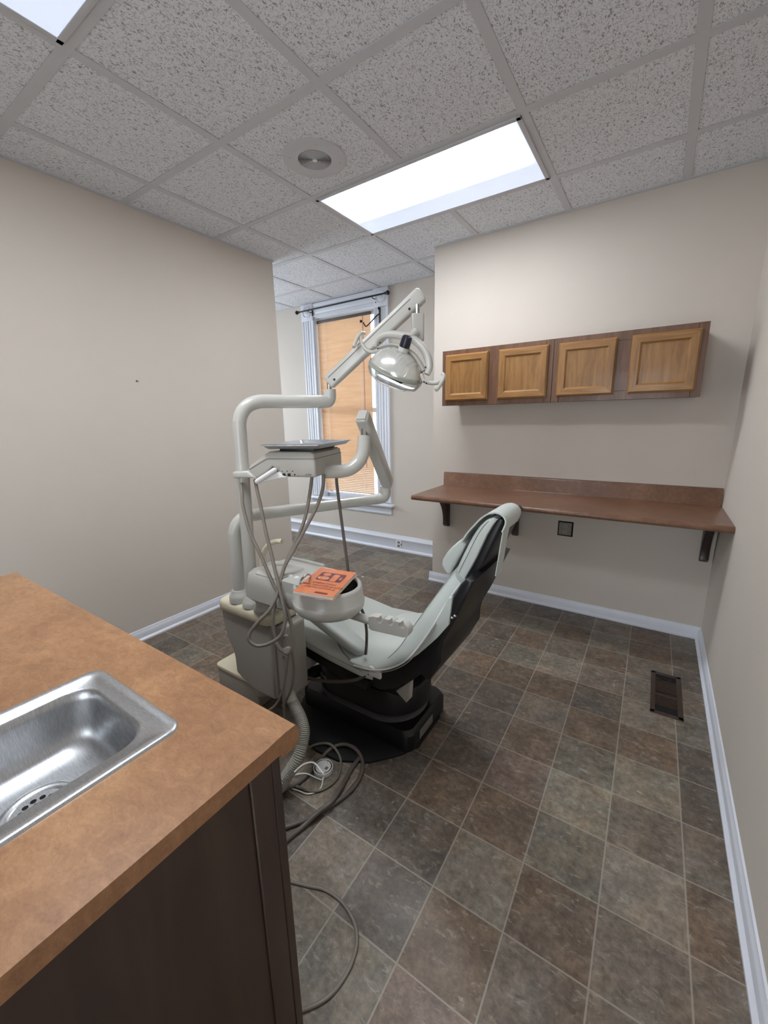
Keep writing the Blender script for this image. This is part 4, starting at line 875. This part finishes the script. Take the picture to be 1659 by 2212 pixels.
# three-notch holder bar
P = [(-0.800, 0.743), (-0.800, 0.700), (-0.788, 0.695), (-0.655, 0.706), (-0.640, 0.713), (-0.633, 0.727), (-0.634, 0.742), (-0.640, 0.752)]
for cx in (-0.662, -0.708, -0.754):
    zt = 0.757 + (cx + 0.70) * 0.07; r = 0.0105; cz = zt - 0.0105
    P += [(cx + r * math.cos(math.radians(25)) + 0.004, zt - 0.002)]
    P += [(cx + r * math.cos(math.radians(25 - 280 * k / 12)), cz + r * math.sin(math.radians(25 - 280 * k / 12))) for k in range(13)]
    P += [(cx - 0.003, zt), (cx - 0.026, zt - 0.002)]
    if cx > -0.75: P += [(cx - 0.030, zt - 0.012)]
MB().prism(P, 'y', 1.084, 1.116, 0, 2).build('instrument_holder', M_enamel, cs, angle=30)

# manual lying over the bowl
bn = thing('instruction_manual', 'orange plastic sleeved instruction manual lying across the spittoon bowl', 'book', (-0.9563, 1.0399, 0.8610))
BQ = [V(p) for p in ((-1.0421, 1.1085, 0.8783), (-0.8990, 1.1497, 0.8718), (-0.8403, 0.9450, 0.8649), (-0.9833, 0.9037, 0.8714))]           # far-left, far-right, near-right, near-left corners
bo = (BQ[0] + BQ[1] + BQ[2] + BQ[3]) / 4
bx = ((BQ[1] - BQ[0]) + (BQ[2] - BQ[3])).normalized(); byy = ((BQ[0] - BQ[3]) + (BQ[1] - BQ[2])); byy = (byy - bx * byy.dot(bx)).normalized()
bz = bx.cross(byy); MBk = Matrix((bx, byy, bz)).transposed().to_4x4(); MBk.translation = bo
bwid, bhei = (BQ[1] - BQ[0]).length / 2, (BQ[0] - BQ[3]).length / 2
MB().box((-bwid, -bhei, -0.010), (bwid, bhei, -0.0015), 0.001, 1, MBk).build('pages', M_paper, bn)
cv = MB().box((-bwid, -bhei, -0.0013), (bwid, bhei, 0.0), 0.0005, 1, MBk).build('cover', M_orange, bn)
MB().box((-bwid, -bhei, -0.012), (bwid + 0.002, bhei, -0.0102), 0.0005, 1, MBk).build('back_cover', M_pale, bn)
W_, H_ = bwid, bhei
lo = [(p[0], p[1]) for p in rr(-0.62 * W_, 0.70 * W_, 0.02 * H_, 0.66 * H_, 0.10 * W_, 0)]
lg_ = MB().prism(lo, 'z', 0.0002, 0.0007, 0, 1, MBk).build('logo_block', M_maroon, cv)
def disc(cx, cy, rx, ry, z0, z1, b=None): return (b or MB()).prism([(cx * W_ + rx * W_ * math.cos(2 * math.pi * k / 28), cy * H_ + ry * H_ * math.sin(2 * math.pi * k / 28)) for k in range(28)], 'z', z0, z1, 0, 1, MBk)
m_ = disc(-0.27, 0.50, 0.20, 0.125, 0.0007, 0.0011); disc(-0.28, 0.20, 0.30, 0.15, 0.0007, 0.0011, m_)
up_ = [(p[0], p[1]) for p in rr(0.10 * W_, 0.42 * W_, 0.02 * H_, 0.58 * H_, 0.10 * W_, 0)]
m_.prism(up_, 'z', 0.0007, 0.0011, 0, 1, MBk)
m_.build('logo_shapes', M_orange, lg_)
text('logo_word', 'a-dec', 0.020 * W_ / 0.079, MBk @ Matrix.Translation((-0.28 * W_, 0.20 * H_, 0.0012)), M_pale, lg_, 0.0002)
text('logo_word', 'dec', 0.016 * W_ / 0.079, MBk @ Matrix.Translation((0.56 * W_, 0.30 * H_, 0.0012)) @ Matrix.Rotation(math.pi / 2, 4, 'Z'), M_pale, lg_, 0.0002)
for k, (s_, w) in enumerate((('OPERATION', 0.0175), ('AND MAINTENANCE', 0.0175), ('INSTRUCTIONS', 0.0175))):
    text('title', s_, w * W_ / 0.079, MBk @ Matrix.Translation((0.02 * W_, (-0.20 - 0.17 * k) * H_, 0.0004)), M_ink, cv, 0.0002)
MB().box((0.0, -0.90 * H_, 0.0002), (0.62 * W_, -0.80 * H_, 0.0006), 0, 1, MBk).build('footer_bar', M_ink, cv)

# ------------------------------------------------------------------ things lying on the floor
def floor_tube(pts, r): return MB().tube([(p[0], p[1], p[2] if len(p) > 2 and p[2] > r else r) for p in pts], r, 10, res=8)
Fh = [(-1.0235, 0.7005), (-0.9313, 0.8239), (-0.9058, 0.8829), (-0.8791, 0.9448), (-0.8624, 1.0242), (-0.8730, 1.0968), (-0.9039, 1.1516)]
Fh += [(-0.9514, 1.1726) + (0.03,), (-1.0139, 1.1699) + (0.03,), (-1.0545, 1.1321) + (0.022,), (-1.0682, 1.0705), (-1.0590, 0.9894), (-1.0661, 0.9221), (-1.1006, 0.8555)]
tag(floor_tube(Fh, 0.0085).build('floor_hose', M_hosed, loc=(-0.95, 0.95, 0), angle=80), 'thick taupe hose looping over the black chair base plate', 'hose')
tag(floor_tube([(-0.9387, 0.7081), (-0.9171, 0.8091), (-0.8973, 0.8700) + (0.026,), (-0.8834, 0.9322) + (0.026,), (-0.9098, 1.0394), (-0.9245, 1.1104), (-0.9274, 1.1598)], 0.009).build('floor_hose', M_hosed, loc=(-0.92, 0.93, 0), angle=80), 'taupe hose with a cut open end inside the loop of the other hose', 'hose')
tag(floor_tube([(-0.9297, 0.6206), (-0.7837, 0.6727), (-0.7193, 0.6986), (-0.6474, 0.7017), (-0.5846, 0.6798), (-0.5507, 0.6442), (-0.5363, 0.5925), (-0.5422, 0.5348), (-0.5666, 0.4887), (-0.6256, 0.4234)], 0.005).build('loose_cable', M_hose, loc=(-0.6, 0.6, 0), angle=80), 'thin grey cord bulging out from the dark base cabinet end', 'cord')
tag(floor_tube([(-1.1949, 0.8781), (-1.0503, 0.9187), (-0.9934, 0.9304), (-0.9583, 0.9674), (-0.9452, 1.0289), (-0.9715, 1.0876), (-1.0026, 1.1170) + (0.021,), (-1.0542, 1.1228) + (0.045,), (-1.1197, 1.1191) + (0.021,), (-1.1521, 1.0643) + (0.021,), (-1.1761, 1.0303)], 0.0055).build('loose_cable', mat('olive_grey_cord', rgb(108, 104, 90), 0.5), loc=(-1.0, 1.0, 0), angle=80), 'olive grey cord curling round the round white foot switch', 'cord')
fs_ = thing('foot_switch', 'round white foot switch with black ring upside down on the floor', 'switch', (-1.0359, 1.0483, 0.0000))
fc = V((-1.0231, 1.0355, 0.0200)); Mf = Matrix.Translation((fc.x, fc.y, 0))
MB().lathe([(0.040, 0.0), (0.041, 0.004), (0.041, 0.018), (0.040, 0.021), (0.0375, 0.021), (0.037, 0.018)], 40, Mf).build('rim', M_white, fs_)
MB().lathe([(0.037, 0.010), (0.037, 0.0185), (0.031, 0.0185)], 40, Mf).build('gasket', M_void, fs_)
pl_ = MB().lathe([(0.0325, 0.010), (0.0325, 0.0205), (0.001, 0.021)], 40, Mf).build('plate', M_white, fs_)
m_ = MB()
for a in (90, 210, 330): m_.lathe([(0.0022, 0.0205), (0.0022, 0.0214), (0.0003, 0.0214)], 8, Mf @ Matrix.Translation((0.028 * math.cos(math.radians(a)), 0.028 * math.sin(math.radians(a)), 0)))
m_.box((0.012, -0.006, 0.0205), (0.024, 0.008, 0.0214), 0, 1, Mf)
m_.build('marks', M_galv, pl_)
for pts in ([(-0.8314, 0.8393, 0.2575), (-0.8531, 0.8450, 0.2638), (-0.8897, 0.8560, 0.2582), (-0.9025, 0.8376, 0.2669), (-0.9073, 0.8113, 0.2728), (-0.9172, 0.7892, 0.2613)],
            [(-0.9920, 1.0001, 0.0120), (-0.9747, 0.9691, 0.0040), (-0.9778, 0.9400, 0.0040), (-1.0000, 0.9162, 0.0040), (-1.0366, 0.9074, 0.0040), (-1.0912, 0.8949, 0.0040)],
            [(-0.9908, 0.9902, 0.0100), (-1.0129, 0.9842, 0.0120), (-1.0532, 0.9731, 0.0200), (-1.0900, 0.9589, 0.0120), (-1.1317, 0.9205, 0.0040)]):
    MB().tube([(p[0], p[1], max(p[2], 0.003)) for p in pts], 0.0028, 8).build('wire', M_white, fs_)

# ------------------------------------------------------------------ daylight, added fill lamp and camera
w = bpy.data.worlds.new('World'); bpy.context.scene.world = w; w.use_nodes = True
bg = w.node_tree.nodes['Background']; bg.inputs[0].default_value = (0.82, 0.91, 1.0, 1); bg.inputs[1].default_value = 2.4
ld = bpy.data.lights.new('window_daylight', 'AREA'); ld.shape = 'RECTANGLE'; ld.size = SY1 - SY0; ld.size_y = SZ1 - SZ0
ld.energy = 26; ld.color = (0.80, 0.90, 1.0)
lo_ = bpy.data.objects.new('window_daylight', ld); C.objects.link(lo_)
lo_.location = (XF - 0.25, (SY0 + SY1) / 2, (SZ0 + SZ1) / 2); lo_.rotation_euler = (0, math.radians(-90), 0)

dd_ = bpy.data.lights.new('added_doorway_fill', 'AREA'); dd_.shape = 'RECTANGLE'; dd_.size = DX1 - DX0; dd_.size_y = DZ  # added fill lamp outside the made-up doorway, brightens ceiling and walls
dd_.energy = 4; dd_.color = (0.97, 0.98, 1.0)
do_ = bpy.data.objects.new('added_doorway_fill', dd_); C.objects.link(do_)
do_.location = ((DX0 + DX1) / 2, YF - 0.25, DZ / 2); do_.rotation_euler = (math.radians(90), 0, 0)
cam_d = bpy.data.cameras.new('camera'); cam = bpy.data.objects.new('camera', cam_d); C.objects.link(cam)
cam_d.sensor_fit = 'VERTICAL'; cam_d.sensor_height = 36.0; cam_d.lens = 14.33
cam_d.clip_start = 0.02
R_, D_, F_ = V((0.8340, 0.5515, -0.0188)), V((0.1083, -0.1970, -0.9744)), V((-0.5410, 0.8106, -0.2240))
Mc = Matrix((R_, -D_, -F_)).transposed().to_4x4(); Mc.translation = V((0.0000, 0.0000, 1.4398))
cam.matrix_world = Mc
sc = bpy.context.scene; sc.camera = cam
sc.view_settings.view_transform = 'Standard'; sc.view_settings.look = 'None'; sc.view_settings.gamma = 1.0
sc.view_settings.use_curve_mapping = False; sc.view_settings.exposure = 1.0
